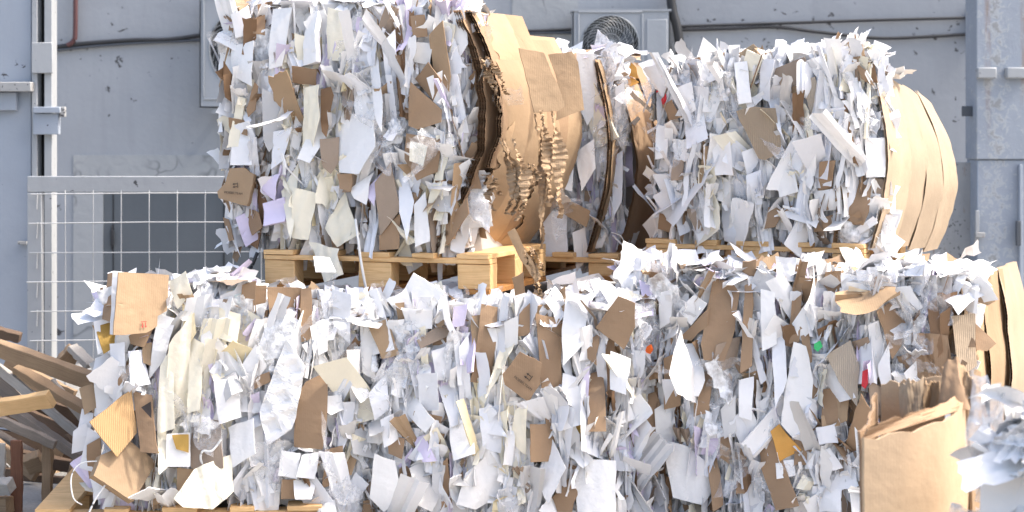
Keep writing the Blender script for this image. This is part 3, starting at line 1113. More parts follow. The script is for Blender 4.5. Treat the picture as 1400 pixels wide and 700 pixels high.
# a cardboard sheet pressed edge-on between the papers, and its pale face
Bb.end_panel(-.075, .10, -.13, -.10, .085, 'kraft', layers=1, ragged=.003, wav=.002)
Bb.end_panel(-.065, .10, -.118, -.088, .085, 'tan', layers=1, ragged=.004, wav=.002, flute=False)
Bb.end_panel(-.01, .30, -.01, -.06, .11, 'kraft', ragged=.010, flare=.12, flute=False)
Bb.end_panel(.27, .56, .022, -.025, .115, 'kraft', ragged=.008, flare=.12, flute=False)
Bb.end_panel(.53, .82, .056, .01, .12, 'kraft', ragged=.008, flare=.10, flute=False)
Bb.finish()
strap([Bb.hit(838, 322, .03), Bb.hit(850, 334, .04), Bb.hit(862, 345, .03), Bb.hit(874, 360, .0)], .004, 'strap', Bb.root)
strap([Bb.hit(836, 318, .03), Bb.hit(848, 322, .05), Bb.hit(853, 330, .03)], .003, 'strap', Bb.root)

# --- the bale on the right of the upper row
Cc = Bale(1206, 7.98, 1.20, 1.0, .84, .95, 22, 'white paper bale on the right upper pallet, pale ribbed cardboard bulging from its end', .035)
Cc.set_top([(886, 112), (900, 104), (930, 100), (960, 92), (1010, 84), (1050, 80), (1100, 78), (1140, 70), (1175, 62), (1192, 72), (1206, 100)])
Cc.core()
for t, p in [('kraft', [(903, 144), (918, 136), (932, 160), (915, 165)]), ('taupe', [(1054, 95), (1100, 78), (1110, 103), (1072, 124)]), ('ribgrey', [(1094, 110), (1114, 105), (1133, 165), (1112, 168)]),
             ('tan', [(1070, 122), (1095, 115), (1097, 130), (1078, 137)]), ('kraft', [(1120, 222), (1142, 220), (1137, 258), (1118, 268)]), ('kraft', [(1163, 246), (1190, 247), (1188, 290), (1180, 308), (1160, 302)]),
             ('tan', [(1140, 258), (1163, 248), (1160, 270), (1142, 276)]), ('kraft', [(1115, 300), (1140, 292), (1146, 316), (1112, 317)]), ('kraft', [(1050, 283), (1073, 283), (1060, 310), (1045, 313)]),
             ('taupe', [(938, 285), (950, 285), (962, 315), (952, 317)]), ('taupe', [(919, 215), (933, 213), (934, 245), (917, 247)]), ('kraft', [(900, 292), (918, 296), (917, 319), (898, 313)]),
             ('tan', [(1155, 55), (1178, 60), (1182, 75), (1165, 85)]), ('dark', [(1180, 75), (1195, 90), (1200, 113), (1182, 112)]), ('kraft', [(1170, 85), (1186, 98), (1196, 118), (1178, 108)]),
             ('kraft', [(1102, 175), (1112, 190), (1113, 205), (1106, 200)])]:
    Cc.hand_piece(t, p)
Cc.hand_piece('pale', [(1006, 152), (1030, 146), (1060, 148), (1068, 200), (1065, 210), (1046, 219), (1037, 217)], o=.06, yaw=4, pitch=4, bend=.01)
Cc.hand_piece('pale', [(1003, 78), (1030, 60), (1045, 75), (1030, 84)], o=-.03)
Cc.hand_piece('white', [(955, 77), (1008, 78), (1006, 84), (957, 86)], o=-.03, thick=.02)
Cc.hand_piece('red', [(898, 108), (906, 102), (905, 122), (898, 127)], o=.04, name='paper_cup')
Cc.hand_piece('red', [(905, 136), (910, 128), (912, 136), (906, 144)], o=.035)
for t, p in [('white', [(907, 108), (921, 112), (914, 136), (900, 128)]), ('white', [(1140, 90), (1150, 80), (1192, 140), (1183, 150)]), ('white', [(1100, 85), (1135, 72), (1141, 93), (1118, 108)]),
             ('white', [(1183, 189), (1210, 188), (1210, 242), (1184, 243)]), ('white', [(972, 185), (1000, 190), (1003, 240), (978, 240)]), ('white', [(893, 268), (910, 258), (935, 290), (918, 303)]),
             ('cool', [(978, 258), (1000, 255), (1018, 300), (1005, 332), (990, 330)]), ('white', [(1003, 85), (1022, 84), (1028, 140), (1010, 143)]), ('cool', [(1040, 80), (1056, 82), (1052, 140), (1038, 130)]),
             ('white', [(897, 170), (916, 172), (912, 215), (896, 218)]), ('cool', [(935, 165), (962, 150), (968, 190), (940, 205)]), ('white', [(1060, 235), (1085, 232), (1092, 262), (1066, 270)]),
             ('white', [(1098, 200), (1118, 205), (1115, 240), (1096, 238)]), ('cool', [(1140, 130), (1165, 150), (1160, 170), (1138, 160)]), ('white', [(1148, 60), (1172, 40), (1171, 48), (1150, 65)]),
             ('white', [(1110, 262), (1138, 258), (1150, 285), (1120, 290)]), ('white', [(925, 120), (945, 112), (952, 150), (930, 165)]), ('cool', [(1020, 240), (1040, 232), (1042, 280), (1022, 285)])]:
    Cc.hand_piece(t, p, o=rng.uniform(.02, .05))
Cc.rand_fill(1550, [t for t in WHITES if t != 'lilac'], [], big=70, film=80, top=80, topjit=.03, left=20, cardp=.06, film_cols=[(1060, 1130, 140, 230), (890, 960, 90, 180), (1150, 1200, 90, 200)])
Cc.end_panel(-.02, .26, -.035, -.045, .070, 'pale', ragged=.003, wav=.003, flare=.16, flute=False, z0=-.02, z1=.745, drop=.2, label='pale bulging cardboard sheet, nearest of the end')
Cc.end_panel(.235, .50, -.012, -.028, .085, 'pale', ragged=.003, wav=.003, z0=-.035, z1=.715, drop=.2, flare=.16, flute=False)
Cc.end_panel(.475, .73, .022, -.002, .095, 'pale', ragged=.003, wav=.003, z0=-.055, z1=.68, drop=.2, flare=.14, flute=False)
Cc.end_panel(.705, .95, .050, .022, .10, 'pale', ragged=.003, wav=.003, z0=-.075, z1=.66, drop=.25, flare=.10, flute=False)
Cc.finish()

# --- lower row
Lb = Bale(490, 7.82, .15, 1.045, .825, 1.3, -5, 'lower left paper bale with cream streaks, big tan boxes spilling from its left side', .03)
Lb.core()
for t, p in [('kraft', [(330, 392), (349, 386), (350, 455), (328, 462)]), ('kraft', [(338, 388), (365, 390), (362, 430), (340, 428)]), ('kraft', [(366, 393), (411, 393), (409, 445), (368, 448)]),
             ('kraft', [(411, 395), (425, 393), (428, 462), (412, 468)]), ('taupe', [(258, 573), (300, 570), (305, 640), (262, 641)]), ('tan', [(242, 640), (275, 642), (278, 665), (242, 672)]),
             ('tan', [(108, 531), (125, 525), (148, 548), (115, 567)]), ('kraft', [(175, 458), (209, 450), (197, 475), (178, 470)]), ('kraft', [(385, 655), (404, 655), (405, 682), (384, 682)]),
             ('kraft', [(445, 620), (470, 614), (466, 658), (440, 668)]), ('kraft', [(345, 516), (368, 508), (370, 522), (348, 532)]), ('tan', [(195, 470), (208, 468), (206, 500), (196, 496)])]:
    Lb.hand_piece(t, p)
Lb.hand_piece('kraft', [(403, 545), (418, 522), (448, 508), (447, 575), (441, 615), (402, 612)], o=.06, yaw=0, pitch=0, bend=.03, label='large curved brown sheet')
b1 = Lb.hand_piece('tan', [(162, 372), (231, 376), (228, 425), (216, 432), (215, 446), (200, 455), (155, 458)], o=.12, yaw=32, pitch=-6, bend=.006, thick=.007, name='flattened_box', label='big tan flap with red printed marks')
p0, nr = Lb.last
arrows(b1, p0, nr, 197, 444, 180, .022, 'redink', bale=Lb)
Lb.hand_piece('cool', [(154, 372), (163, 372), (156, 458), (150, 457)], o=.118, yaw=-10, pitch=-6, bend=.001)
Lb.hand_piece('kraft', [(147, 374), (156, 371), (151, 440), (139, 436)], o=.07, yaw=-40)
Lb.hand_piece('white', [(128, 440), (150, 434), (152, 440), (137, 444), (142, 480), (134, 484)], o=.07)
Lb.hand_piece('gold', [(131, 446), (152, 440), (162, 468), (142, 484)], o=.06, yaw=20)
Lb.hand_piece('kraft', [(182, 534), (207, 540), (213, 600), (218, 620), (192, 618)], o=.07, yaw=-12)
Lb.hand_piece('ink', [(193, 557), (206, 549), (207, 572)], o=.082, yaw=-12, bend=.001, name='paper_sheet')
Lb.hand_piece('ribbed', [(123, 577), (180, 533), (187, 592), (160, 625)], o=.10, yaw=32, pitch=-5, bend=.004, thick=.008, label='orange tan ribbed square of cardboard')
b2 = Lb.hand_piece('tan', [(138, 622), (178, 603), (214, 632), (182, 686), (128, 650)], o=.085, yaw=30, pitch=-18, thick=.05, bend=.002, name='flattened_box', label='tan carton hanging out over the pallet')
Lb.hand_piece('white', [(228, 594), (260, 592), (260, 638), (226, 638)], o=.06, yaw=4, pitch=0, bend=.002, thick=.012, name='flattened_box', label='white box with a brown window')
p0, nr = Lb.last
Lb.hand_piece('gold', [(235, 595), (258, 594), (258, 619), (241, 614)], o=.068, yaw=4, pitch=0, bend=.001, name='box_window')
Lb.hand_piece('cream', [(237, 682), (265, 642), (315, 622), (319, 672), (290, 697), (250, 694)], o=.09, yaw=10, pitch=-15, bend=.04, name='paper_sack', label='crumpled cream sack sagging at the foot')
for t, p in [('cool', [(130, 490), (156, 480), (148, 522), (126, 518)]), ('cool', [(100, 590), (118, 578), (126, 613), (98, 620)]), ('cool', [(120, 586), (143, 600), (130, 645), (108, 640)]),
             ('cool', [(175, 480), (195, 478), (206, 525), (180, 531)]), ('white', [(211, 398), (231, 394), (234, 420), (213, 425)]), ('cream', [(230, 385), (255, 370), (264, 400), (245, 422)]),
             ('white', [(213, 433), (238, 440), (226, 490), (203, 520)]), ('cream', [(230, 470), (262, 425), (256, 560), (222, 585)]), ('white', [(275, 440), (290, 438), (290, 480), (275, 476)]),
             ('white', [(292, 520), (325, 515), (330, 570), (300, 580)]), ('cream', [(300, 420), (330, 430), (325, 470), (300, 462)]), ('white', [(285, 410), (318, 405), (310, 448), (288, 450)]),
             ('mint', [(318, 395), (332, 385), (336, 425), (322, 412)]), ('grey', [(478, 590), (513, 578), (529, 632), (482, 620)]), ('white', [(403, 656), (432, 657), (425, 683), (403, 683)]),
             ('white', [(385, 615), (412, 620), (406, 655), (380, 650)]), ('cool', [(412, 622), (438, 618), (430, 655), (405, 652)]), ('white', [(352, 658), (384, 662), (380, 700), (352, 698)]),
             ('white', [(440, 542), (466, 540), (470, 560), (452, 568), (440, 560)]), ('cool', [(452, 395), (480, 402), (478, 470), (455, 450)]), ('white', [(430, 440), (450, 435), (448, 480), (436, 486)]),
             ('cream', [(262, 460), (280, 470), (275, 560), (258, 565)]), ('cream', [(220, 500), (236, 470), (240, 585), (216, 592)]), ('butter', [(248, 405), (262, 400), (268, 455), (252, 480)]),
             ('cream', [(214, 560), (226, 548), (228, 640), (216, 650)]), ('white', [(330, 500), (350, 470), (365, 500), (340, 540)]), ('white', [(310, 585), (345, 572), (350, 620), (318, 640)]),
             ('white', [(128, 520), (150, 515), (152, 560), (132, 566)]), ('cool', [(112, 560), (128, 566), (122, 592), (106, 588)]), ('white', [(140, 500), (160, 505), (158, 540), (142, 536)]),
             ('kraft', [(118, 610), (136, 600), (140, 650), (122, 655)]), ('white', [(122, 640), (142, 636), (150, 680), (128, 684)]), ('cool', [(150, 470), (170, 468), (172, 500), (152, 502)]),
             ('cool', [(430, 350), (452, 352), (460, 372), (432, 372)])]:
    Lb.hand_piece(t, p, o=rng.uniform(.03, .06))
Lb.hand_piece('white', [(355, 562), (392, 462), (418, 500), (400, 585), (366, 608)], o=.055, yaw=-6, pitch=0, bend=.02, thick=.006, name='moulded_tray', label='white moulded pulp tray')
Lb.rand_fill(1650, WHITES, [(212, 285, 380, 620, CREAM, .7), (285, 340, 400, 500, CREAM, .35), (120, 230, 420, 700, ['kraft', 'white', 'cool', 'tan'], .35), (210, 320, 620, 700, ['cream', 'butter', 'kraft', 'white'], .5)],
             big=70, film=110, top=260, topjit=.02, left=120, heap=lambda px: .10 if 215 < px < 335 else (.02 if px < 215 else -.04), film_cols=[(270, 300, 380, 480), (410, 470, 400, 520), (330, 400, 440, 640), (280, 345, 350, 390)])
Lb.finish()
strap([Lb.hit(160, 632, .1), Lb.hit(115, 632, .12), Lb.hit(98, 650, .14), Lb.hit(100, 680, .15), Lb.hit(112, 690, .12)], .0028, 'strap', Lb.root)
strap([Lb.hit(150, 655, .12), Lb.hit(132, 680, .14), Lb.hit(122, 700, .14)], .004, 'strap', Lb.root)
strap([Lb.hit(303, 600, .07), Lb.hit(290, 616, .08), Lb.hit(277, 617, .08), Lb.hit(275, 630, .07), Lb.hit(285, 645, .06)], .005, 'strap', Lb.root)

Mb = Bale(880, 7.80, .02, 1.16, .942, 1.7, 2, 'lower middle paper bale, white sheets and a brown square of cardboard with printed arrows', .03)
Mb.core()
for t, p in [('tan', [(503, 446), (530, 435), (546, 485), (522, 491)]), ('taupe', [(570, 465), (608, 440), (616, 457), (575, 476)]), ('tan', [(540, 415), (553, 413), (553, 448), (545, 448)]),
             ('kraft', [(643, 522), (662, 420), (684, 425), (672, 525)]), ('tan', [(644, 432), (660, 430), (655, 485), (645, 490)]), ('kraft', [(566, 562), (605, 570), (598, 592), (563, 577)]),
             ('kraft', [(478, 556), (493, 550), (491, 595), (480, 600)]), ('kraft', [(533, 597), (553, 600), (550, 627), (531, 620)]), ('kraft', [(739, 433), (774, 440), (768, 505), (770, 535), (742, 541)]),
             ('kraft', [(710, 430), (725, 415), (724, 458), (708, 460)]), ('kraft', [(725, 580), (748, 580), (748, 571), (758, 571), (760, 630), (726, 632)]), ('kraft', [(805, 510), (826, 503), (829, 590), (803, 590)]),
             ('gold', [(780, 560), (798, 548), (803, 590), (790, 593)]), ('kraft', [(800, 465), (819, 455), (816, 500), (803, 490)]), ('kraft', [(598, 640), (612, 625), (618, 690), (602, 698)]),
             ('kraft', [(755, 680), (788, 640), (792, 665), (782, 700), (762, 700)]), ('dark', [(828, 470), (842, 455), (838, 545), (830, 540)]), ('kraft', [(700, 380), (716, 372), (718, 400), (704, 405)])]:
    Mb.hand_piece(t, p)
Mb.hand_piece('kraft', [(814, 448), (845, 405), (868, 415), (868, 448), (853, 478)], o=.07, yaw=-8, pitch=6, label='brown torn flap with a fluted rim')
bm_ = Mb.hand_piece('kraft', [(687, 512), (711, 481), (741, 497), (739, 525), (723, 550), (690, 526)], o=.095, yaw=5, pitch=3, bend=.001, thick=.008, name='flattened_box', label='brown square of cardboard with two printed arrows')
p0, nr = Mb.last
arrows(bm_, p0, nr, 722, 515, 52, .024, bale=Mb)
lettering(bm_, Mb, p0, nr, 715, 524, -38, .0145, 'MOEBELTEAM')
for t, p in [('white', [(785, 642), (810, 628), (842, 630), (842, 700), (790, 700)]), ('white', [(626, 692), (640, 650), (670, 625), (695, 645), (698, 672), (650, 696)]), ('cool', [(570, 512), (598, 510), (601, 560), (575, 562)]),
             ('white', [(542, 556), (562, 540), (595, 575), (580, 592)]), ('white', [(549, 420), (590, 425), (590, 450), (556, 452)]), ('cool', [(505, 540), (530, 515), (532, 560), (512, 575)]),
             ('white', [(520, 575), (538, 565), (545, 600), (525, 612)]), ('lilac', [(564, 600), (582, 594), (596, 630), (578, 632)]), ('white', [(770, 510), (800, 520), (796, 580), (765, 590)]),
             ('white', [(690, 440), (708, 432), (708, 470), (690, 478)]), ('cream', [(690, 460), (706, 470), (690, 505), (664, 545)]), ('cream', [(705, 560), (722, 552), (720, 620), (700, 600)]),
             ('white', [(750, 600), (775, 640), (750, 690), (730, 650)]), ('cool', [(590, 480), (620, 470), (615, 520), (596, 520)]), ('grey', [(560, 640), (578, 630), (600, 680), (590, 700), (570, 690)]),
             ('white', [(610, 560), (642, 575), (650, 620), (620, 630)]), ('cool', [(655, 560), (690, 555), (686, 620), (660, 612)]), ('white', [(835, 480), (862, 490), (856, 540), (834, 532)]),
             ('white', [(775, 398), (806, 405), (798, 470), (770, 500), (768, 450)]), ('cool', [(628, 475), (642, 460), (644, 540), (630, 548)]), ('lilac', [(798, 505), (806, 500), (804, 548), (798, 545)]),
             ('white', [(490, 420), (512, 415), (514, 520), (496, 510)]), ('white', [(512, 620), (540, 630), (550, 680), (525, 700), (505, 680)]), ('lilac', [(620, 420), (640, 415), (634, 445), (618, 448)])]:
    Mb.hand_piece(t, p, o=rng.uniform(.03, .055))
wb = Mb.hand_piece('cool', [(448, 470), (458, 452), (476, 458), (474, 480), (452, 482)], o=.055, yaw=0, pitch=0, bend=.001, label='white board with two printed arrows')
p0, nr = Mb.last
arrows(wb, p0, nr, 457, 469, 3, .020, bale=Mb)
Mb.rand_fill(2000, WHITES, [(635, 725, 420, 660, CREAM, .5), (640, 720, 600, 700, ['cream', 'white', 'butter'], .3), (520, 640, 400, 560, ['white', 'lilac', 'cool', 'white'], .3)],
             big=75, film=60, top=200, topjit=.012, left=20, cardp=.09, heap=lambda px: .02 if px > 760 else -.055, film_cols=[(500, 560, 480, 560), (860, 900, 380, 480)])
Mb.finish()

Rb = Bale(1330, 7.55, .02, 1.42, 1.06, 1.5, 17, 'lower right paper bale, long white sheets and brown flaps, cardboard layers at its end', .04)
Rb.core()
for t, p in [('kraft', [(907, 490), (932, 480), (930, 555), (908, 560)]), ('kraft', [(958, 470), (975, 380), (1000, 385), (1011, 400), (1005, 450), (990, 495), (962, 492)]), ('kraft', [(928, 462), (970, 420), (968, 445), (945, 466)]),
             ('kraft', [(880, 540), (895, 535), (904, 556), (895, 603), (880, 600)]), ('kraft', [(953, 512), (973, 505), (970, 565), (948, 570)]), ('taupe', [(980, 472), (1013, 460), (1006, 500), (975, 512)]),
             ('kraft', [(1015, 358), (1033, 356), (1034, 386), (1016, 390)]), ('kraft', [(1018, 390), (1030, 386), (1028, 500), (1012, 510)]), ('tan', [(867, 468), (880, 490), (890, 515), (870, 532)]),
             ('kraft', [(880, 502), (906, 498), (904, 518), (888, 520)]), ('kraft', [(1198, 425), (1218, 412), (1239, 440), (1234, 470), (1220, 491)]), ('kraft', [(1125, 532), (1146, 530), (1149, 575), (1122, 582)]),
             ('tan', [(1123, 568), (1149, 568), (1148, 582), (1124, 584)]), ('kraft', [(1037, 590), (1052, 582), (1092, 692), (1060, 698), (1040, 640)]), ('amber', [(1053, 590), (1065, 580), (1096, 615), (1066, 631)]),
             ('taupe', [(1188, 522), (1206, 530), (1211, 566), (1190, 570)]), ('kraft', [(1176, 540), (1190, 560), (1162, 645), (1148, 632)]), ('kraft', [(1128, 372), (1150, 370), (1148, 402), (1138, 405), (1126, 390)]),
             ('kraft', [(1096, 460), (1108, 455), (1110, 495), (1100, 500)]), ('tan', [(1144, 545), (1160, 540), (1158, 575), (1146, 580)]), ('dark', [(1268, 415), (1280, 405), (1290, 480), (1275, 498)]),
             ('dark', [(1285, 430), (1300, 420), (1297, 500), (1286, 505)]), ('kraft', [(1195, 380), (1203, 375), (1200, 415), (1194, 420)]), ('kraft', [(985, 585), (1000, 600), (998, 635), (984, 625)]),
             ('kraft', [(970, 640), (982, 620), (990, 690), (975, 700)])]:
    Rb.hand_piece(t, p)
Rb.hand_piece('ribgrey', [(1130, 486), (1163, 465), (1175, 500), (1172, 556), (1147, 522)], o=.065, label='greyish brown fluted triangle of cardboard')
Rb.hand_piece('pale', [(1300, 432), (1332, 428), (1336, 500), (1312, 515)], o=.07, yaw=25)
Rb.hand_piece('kraft', [(1336, 440), (1362, 470), (1350, 480), (1335, 478)], o=.05, yaw=25)
Rb.hand_piece('tan', [(1290, 398), (1300, 392), (1362, 412), (1350, 418)], o=.02)
for t, p in [('white', [(1085, 467), (1102, 473), (1112, 520), (1107, 592), (1084, 598), (1068, 580), (1072, 540)]), ('white', [(1083, 442), (1115, 395), (1113, 450), (1095, 466)]), ('white', [(930, 470), (955, 468), (964, 520), (955, 542), (930, 540)]),
             ('white', [(930, 425), (950, 402), (968, 415), (945, 445)]), ('white', [(1040, 395), (1060, 400), (1062, 470), (1042, 480)]), ('white', [(1186, 445), (1200, 440), (1212, 500), (1196, 522)]),
             ('white', [(895, 560), (920, 545), (925, 600), (900, 640)]), ('cool', [(1055, 460), (1072, 440), (1076, 520), (1060, 560)]), ('lilac', [(876, 380), (892, 390), (894, 432), (880, 430)]),
             ('white', [(905, 600), (940, 610), (988, 650), (960, 690), (920, 680)]), ('white', [(1060, 630), (1085, 628), (1088, 650), (1062, 655)]), ('cool', [(1115, 585), (1140, 580), (1146, 605), (1120, 608)]),
             ('white', [(1150, 375), (1180, 378), (1176, 400), (1152, 402)]), ('white', [(1200, 500), (1215, 470), (1220, 530), (1206, 540)]), ('white', [(900, 400), (920, 395), (918, 440), (902, 450)]),
             ('white', [(1010, 520), (1030, 515), (1028, 575), (1010, 570)]), ('white', [(1118, 670), (1145, 650), (1150, 700), (1120, 700)]), ('grey', [(985, 560), (1005, 540), (1006, 590), (990, 600)]),
             ('white', [(1060, 350), (1090, 352), (1084, 385), (1062, 392)]), ('white', [(1218, 395), (1245, 390), (1262, 420), (1240, 432)])]:
    Rb.hand_piece(t, p, o=rng.uniform(.03, .055))
Rb.hand_piece('orange', [(884, 474), (889, 471), (892, 478), (888, 484), (882, 481)], o=.10, bend=.001, name='plastic_scrap', thick=.01)
Rb.hand_piece('green', [(1113, 470), (1121, 466), (1124, 474), (1118, 481), (1113, 477)], o=.10, bend=.001, name='plastic_scrap', thick=.01)
Rb.hand_piece('red', [(1179, 508), (1187, 504), (1187, 524), (1183, 532), (1178, 528)], o=.09, name='plastic_scrap')
Rb.rand_fill(2400, WHITES, [(1260, 1345, 400, 620, ['kraft', 'dark', 'white', 'tan', 'film'], .55), (1160, 1240, 520, 700, ['kraft', 'taupe', 'white', 'grey'], .45), (930, 1040, 400, 540, BROWN, .25)],
             big=80, film=120, top=320, topjit=.025, left=50, cardp=.12, heap=lambda px: (.015 if 925 < px < 1175 else .05) if px > 900 else .03, film_cols=[(1210, 1260, 400, 520), (1040, 1130, 570, 700), (980, 1010, 500, 600), (1255, 1345, 375, 440)])
Rb.end_panel(-.02, .36, -.05, -.04, .03, 'tan', ragged=.006, z0=.1, flare=.16)
Rb.end_panel(.30, .72, .005, .015, .045, 'tan', ragged=.006, z0=.1, flare=.14)
Rb.end_panel(.64, 1.2, .055, .065, .06, 'pale', ragged=.006, z0=.1, flare=.10)
Rb.finish()


# ------------------------------------------------------------------ pallets
def pallet(corner, theta, W, D, h, label, name='wooden_pallet', out=.0):
    """corner: near right bottom corner; W along the front, D into the depth"""
    th = math.radians(theta)
    u = np.array([math.cos(th), -math.sin(th), 0])
    d = np.array([math.sin(th), math.cos(th), 0])
    R = np.stack([u, d, (0, 0, 1)], 1)
    o0 = np.asarray(corner, float) - u * W
    root = thing(name, o0 + u * W / 2 + d * D / 2, label, 'pallet', 'wooden pallets under the bales')
    tb, tr, tk, tbot = .020, .021, h - .020 - .021 - .021, .021

    def P(s, dep, z):
        return o0 + u * s + d * dep + np.array([0, 0, z])
    # bottom runners along the depth of the pallet, under each column of blocks
    for i, s in enumerate((.0525, W / 2, W - .0525)):
        m = MB()
        m.box(P(s, D / 2, tbot / 2), .105, D, tbot, R, 0, .0015)
        m.build('bottom_board', M['orwood'], root, bevel=.002)
    for i, s in enumerate((.0705, W / 2, W - .0705)):
        for j, dep in enumerate((.055, D / 2, D - .055)):
            m = MB()
            m.box(P(s, dep, tbot + tk / 2), .140 if i != 1 else .145, .10, tk - .002, R, 0, .0015)
            m.build('block', M['newwood'], root, bevel=.003)
    for dep in (.05, D / 2, D - .05):
        m = MB()
        m.box(P(W / 2, dep, tbot + tk + tr / 2), W, .10, tr - .001, R, 0, .0012)
        m.build('stringer_board', M['newwood'], root, bevel=.002)
    k = 5
    for i in range(k):
        w = .14 if i in (0, 2, 4) else .10
        s = .07 + (W - .14) * i / (k - 1)
        m = MB()
        m.box(P(s, D / 2 - .004, h - tb / 2 + .0005), w, D + .01, tb, R, 0, .0012)
        m.build('deck_board', M['newwood'], root, bevel=.002)
    return root


pallet(at(669, 403, 7.84) * (1, 1, 0) + (0, 0, .995), 18, 1.02, .80, .168, 'pale pine pallet under the tall upper left bale')
pallet(at(846, 380, 8.52) * (1, 1, 0) + (0, 0, 1.00), 18, .9, .8, .122, 'pallet half hidden under the middle bale between the two tall ones')
pallet(at(1182, 345, 7.95) * (1, 1, 0) + (0, 0, 1.06), 24, .97, .8, .140, 'orange brown pallet under the right upper bale, buried in scraps')
pallet(at(440, 700, 7.75) * (1, 1, 0), -4, 1.15, 1.1, .146, 'pallet on the ground under the lower left bale')


# ------------------------------------------------------------------ wood heap at the left
def plank(name, a, b, ya, yb, w, t, roll, mat, label, cat='plank'):
    p, q = at(*a, ya), at(*b, yb)
    ax = q - p
    Ln = np.linalg.norm(ax)
    ax = ax / Ln
    side = np.cross(ax, (0, -1, 0))          # in the picture's plane
    side = side / np.linalg.norm(side)
    nn = np.cross(ax, side)
    r = math.radians(roll)
    s2 = math.cos(r) * side + math.sin(r) * nn
    n2 = np.cross(ax, s2)
    m = MB()
    n = 10
    V, U = [], []
    j = rng.normal(0, .0018, (n + 1, 4, 2))
    bow = rng.normal(0, .001)
    for i in range(n + 1):
        c = p + ax * Ln * i / n + s2 * bow * math.sin(math.pi * i / n)
        for k, (x, y) in enumerate(((-1, -1), (1, -1), (1, 1), (-1, 1))):
            V.append(c + s2 * (x * w / 2 + j[i, k, 0]) + n2 * (y * t / 2 + j[i, k, 1] * .5))
            U.append((Ln * i / n + a[0], (x * w / 2 if k % 2 else y * t / 2) + k * .3))
    Fc = []
    for i in range(n):
        for k in range(4):
            k2 = (k + 1) % 4
            Fc.append((i * 4 + k, i * 4 + k2, (i + 1) * 4 + k2, (i + 1) * 4 + k))
    Fc += [(3, 2, 1, 0), (n * 4, n * 4 + 1, n * 4 + 2, n * 4 + 3)]
    m.add(V, Fc, 0, U)
    o = m.build(name, M[mat], None, 40, bevel=.003)
    return tag(o, label, cat, 'scrap timber heaped beside the bales')


PLANKS = [
    ('plank', (-40, 462), (132, 523), 8.8, 8.6, .075, .045, 20, 'oldwood', 'thick weathered beam sloping down across the top of the wood heap'),
    ('plank', (-30, 480), (104, 592), 8.9, 8.75, .04, .03, 10, 'whitewood', 'pale grey lath sloping under the thick top beam'),
    ('plank', (22, 503), (122, 563), 8.85, 8.7, .034, .05, 30, 'oldwood', 'narrow tan lath just below the thick top beam'),
    ('plank', (-30, 562), (70, 545), 8.3, 8.1, .072, .035, 25, 'newwood', 'fresh orange sawn board poking out toward the right over the heap'),
    ('plank', (-20, 566), (76, 608), 8.6, 8.55, .042, .03, 15, 'greywood', 'grey board lying below the fresh orange one'),
    ('plank', (18, 562), (110, 625), 8.8, 8.75, .042, .045, 15, 'greywood', 'dull board sloping behind the fresh orange one'),
    ('post', (65, 602), (64, 720), 8.6, 8.6, .042, .05, 0, 'oldwood', 'upright tan post standing in front of the heap', ),
    ('post', (22.5, 602), (22.5, 730), 8.35, 8.35, .048, .03, 0, 'rustbar', 'upright rust brown bar at the front of the wood heap'),
    ('plank', (82, 700), (108, 618), 8.7, 8.8, .045, .03, 10, 'oldwood', 'short tan board leaning between the tan post and the bale'),
    ('plank', (3, 606), (2, 665), 8.5, 8.5, .032, .02, 0, 'whitewood', 'short pale upright board at the very edge of the heap'),
    ('plank', (-30, 668), (16, 664), 8.3, 8.25, .055, .06, 20, 'whitewood', 'pale sawn stub low at the edge of the heap'),
    ('plank', (-20, 690), (14, 690), 8.35, 8.3, .07, .06, 0, 'oldwood', 'tan stub below the pale sawn one'),
    ('plank', (70, 520), (126, 588), 8.95, 8.9, .03, .03, 10, 'whitewood', 'short pale lath behind the narrow tan lath'),
    ('plank', (84, 500), (104, 478), 9.0, 9.0, .075, .05, 25, 'oldwood', 'brown block end sticking up beside the big tan flap'),
    ('plank', (98, 474), (124, 500), 8.95, 8.9, .03, .06, 25, 'whitewood', 'pale board edge propped on the brown block end'),
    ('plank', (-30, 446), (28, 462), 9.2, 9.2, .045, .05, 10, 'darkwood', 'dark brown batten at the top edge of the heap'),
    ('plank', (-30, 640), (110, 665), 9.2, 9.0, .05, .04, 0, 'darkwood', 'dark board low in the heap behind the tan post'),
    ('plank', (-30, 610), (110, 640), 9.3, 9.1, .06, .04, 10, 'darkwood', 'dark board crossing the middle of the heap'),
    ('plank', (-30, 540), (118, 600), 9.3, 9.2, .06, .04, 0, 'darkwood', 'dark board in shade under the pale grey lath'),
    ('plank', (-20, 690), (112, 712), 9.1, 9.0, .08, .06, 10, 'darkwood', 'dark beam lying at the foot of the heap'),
    ('plank', (36, 636), (58, 628), 8.9, 8.9, .085, .06, 30, 'oldwood', 'weathered block wedged between rust bar and tan post'),
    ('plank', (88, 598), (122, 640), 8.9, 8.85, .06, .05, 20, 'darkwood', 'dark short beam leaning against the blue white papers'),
    ('plank', (40, 712), (88, 600), 9.2, 9.2, .05, .03, 0, 'oldwood', 'slanting board behind the tan post'),
    ('plank', (-30, 590), (50, 650), 9.1, 9.0, .06, .05, 0, 'oldwood', 'weathered board sloping behind the rust bar'),
    ('plank', (110, 610), (112, 720), 9.2, 9.2, .10, .04, 0, 'darkwood', 'dark upright board behind the leaning tan board'),
]
BOARD_WORDS = [('weathered', 'oldwood'), ('blackened', 'darkwood'), ('greyed', 'greywood'), ('brown stained', 'rustbar')]
SPOTS = [(6, 500, 100, 545), (30, 548, 112, 575), (-10, 600, 96, 660), (40, 660, 104, 640), (4, 700, 70, 640), (60, 690, 118, 655), (-10, 520, 40, 560), (80, 560, 122, 610),
         (30, 700, 40, 620), (95, 700, 92, 610), (-10, 640, 60, 690), (50, 585, 118, 580)]
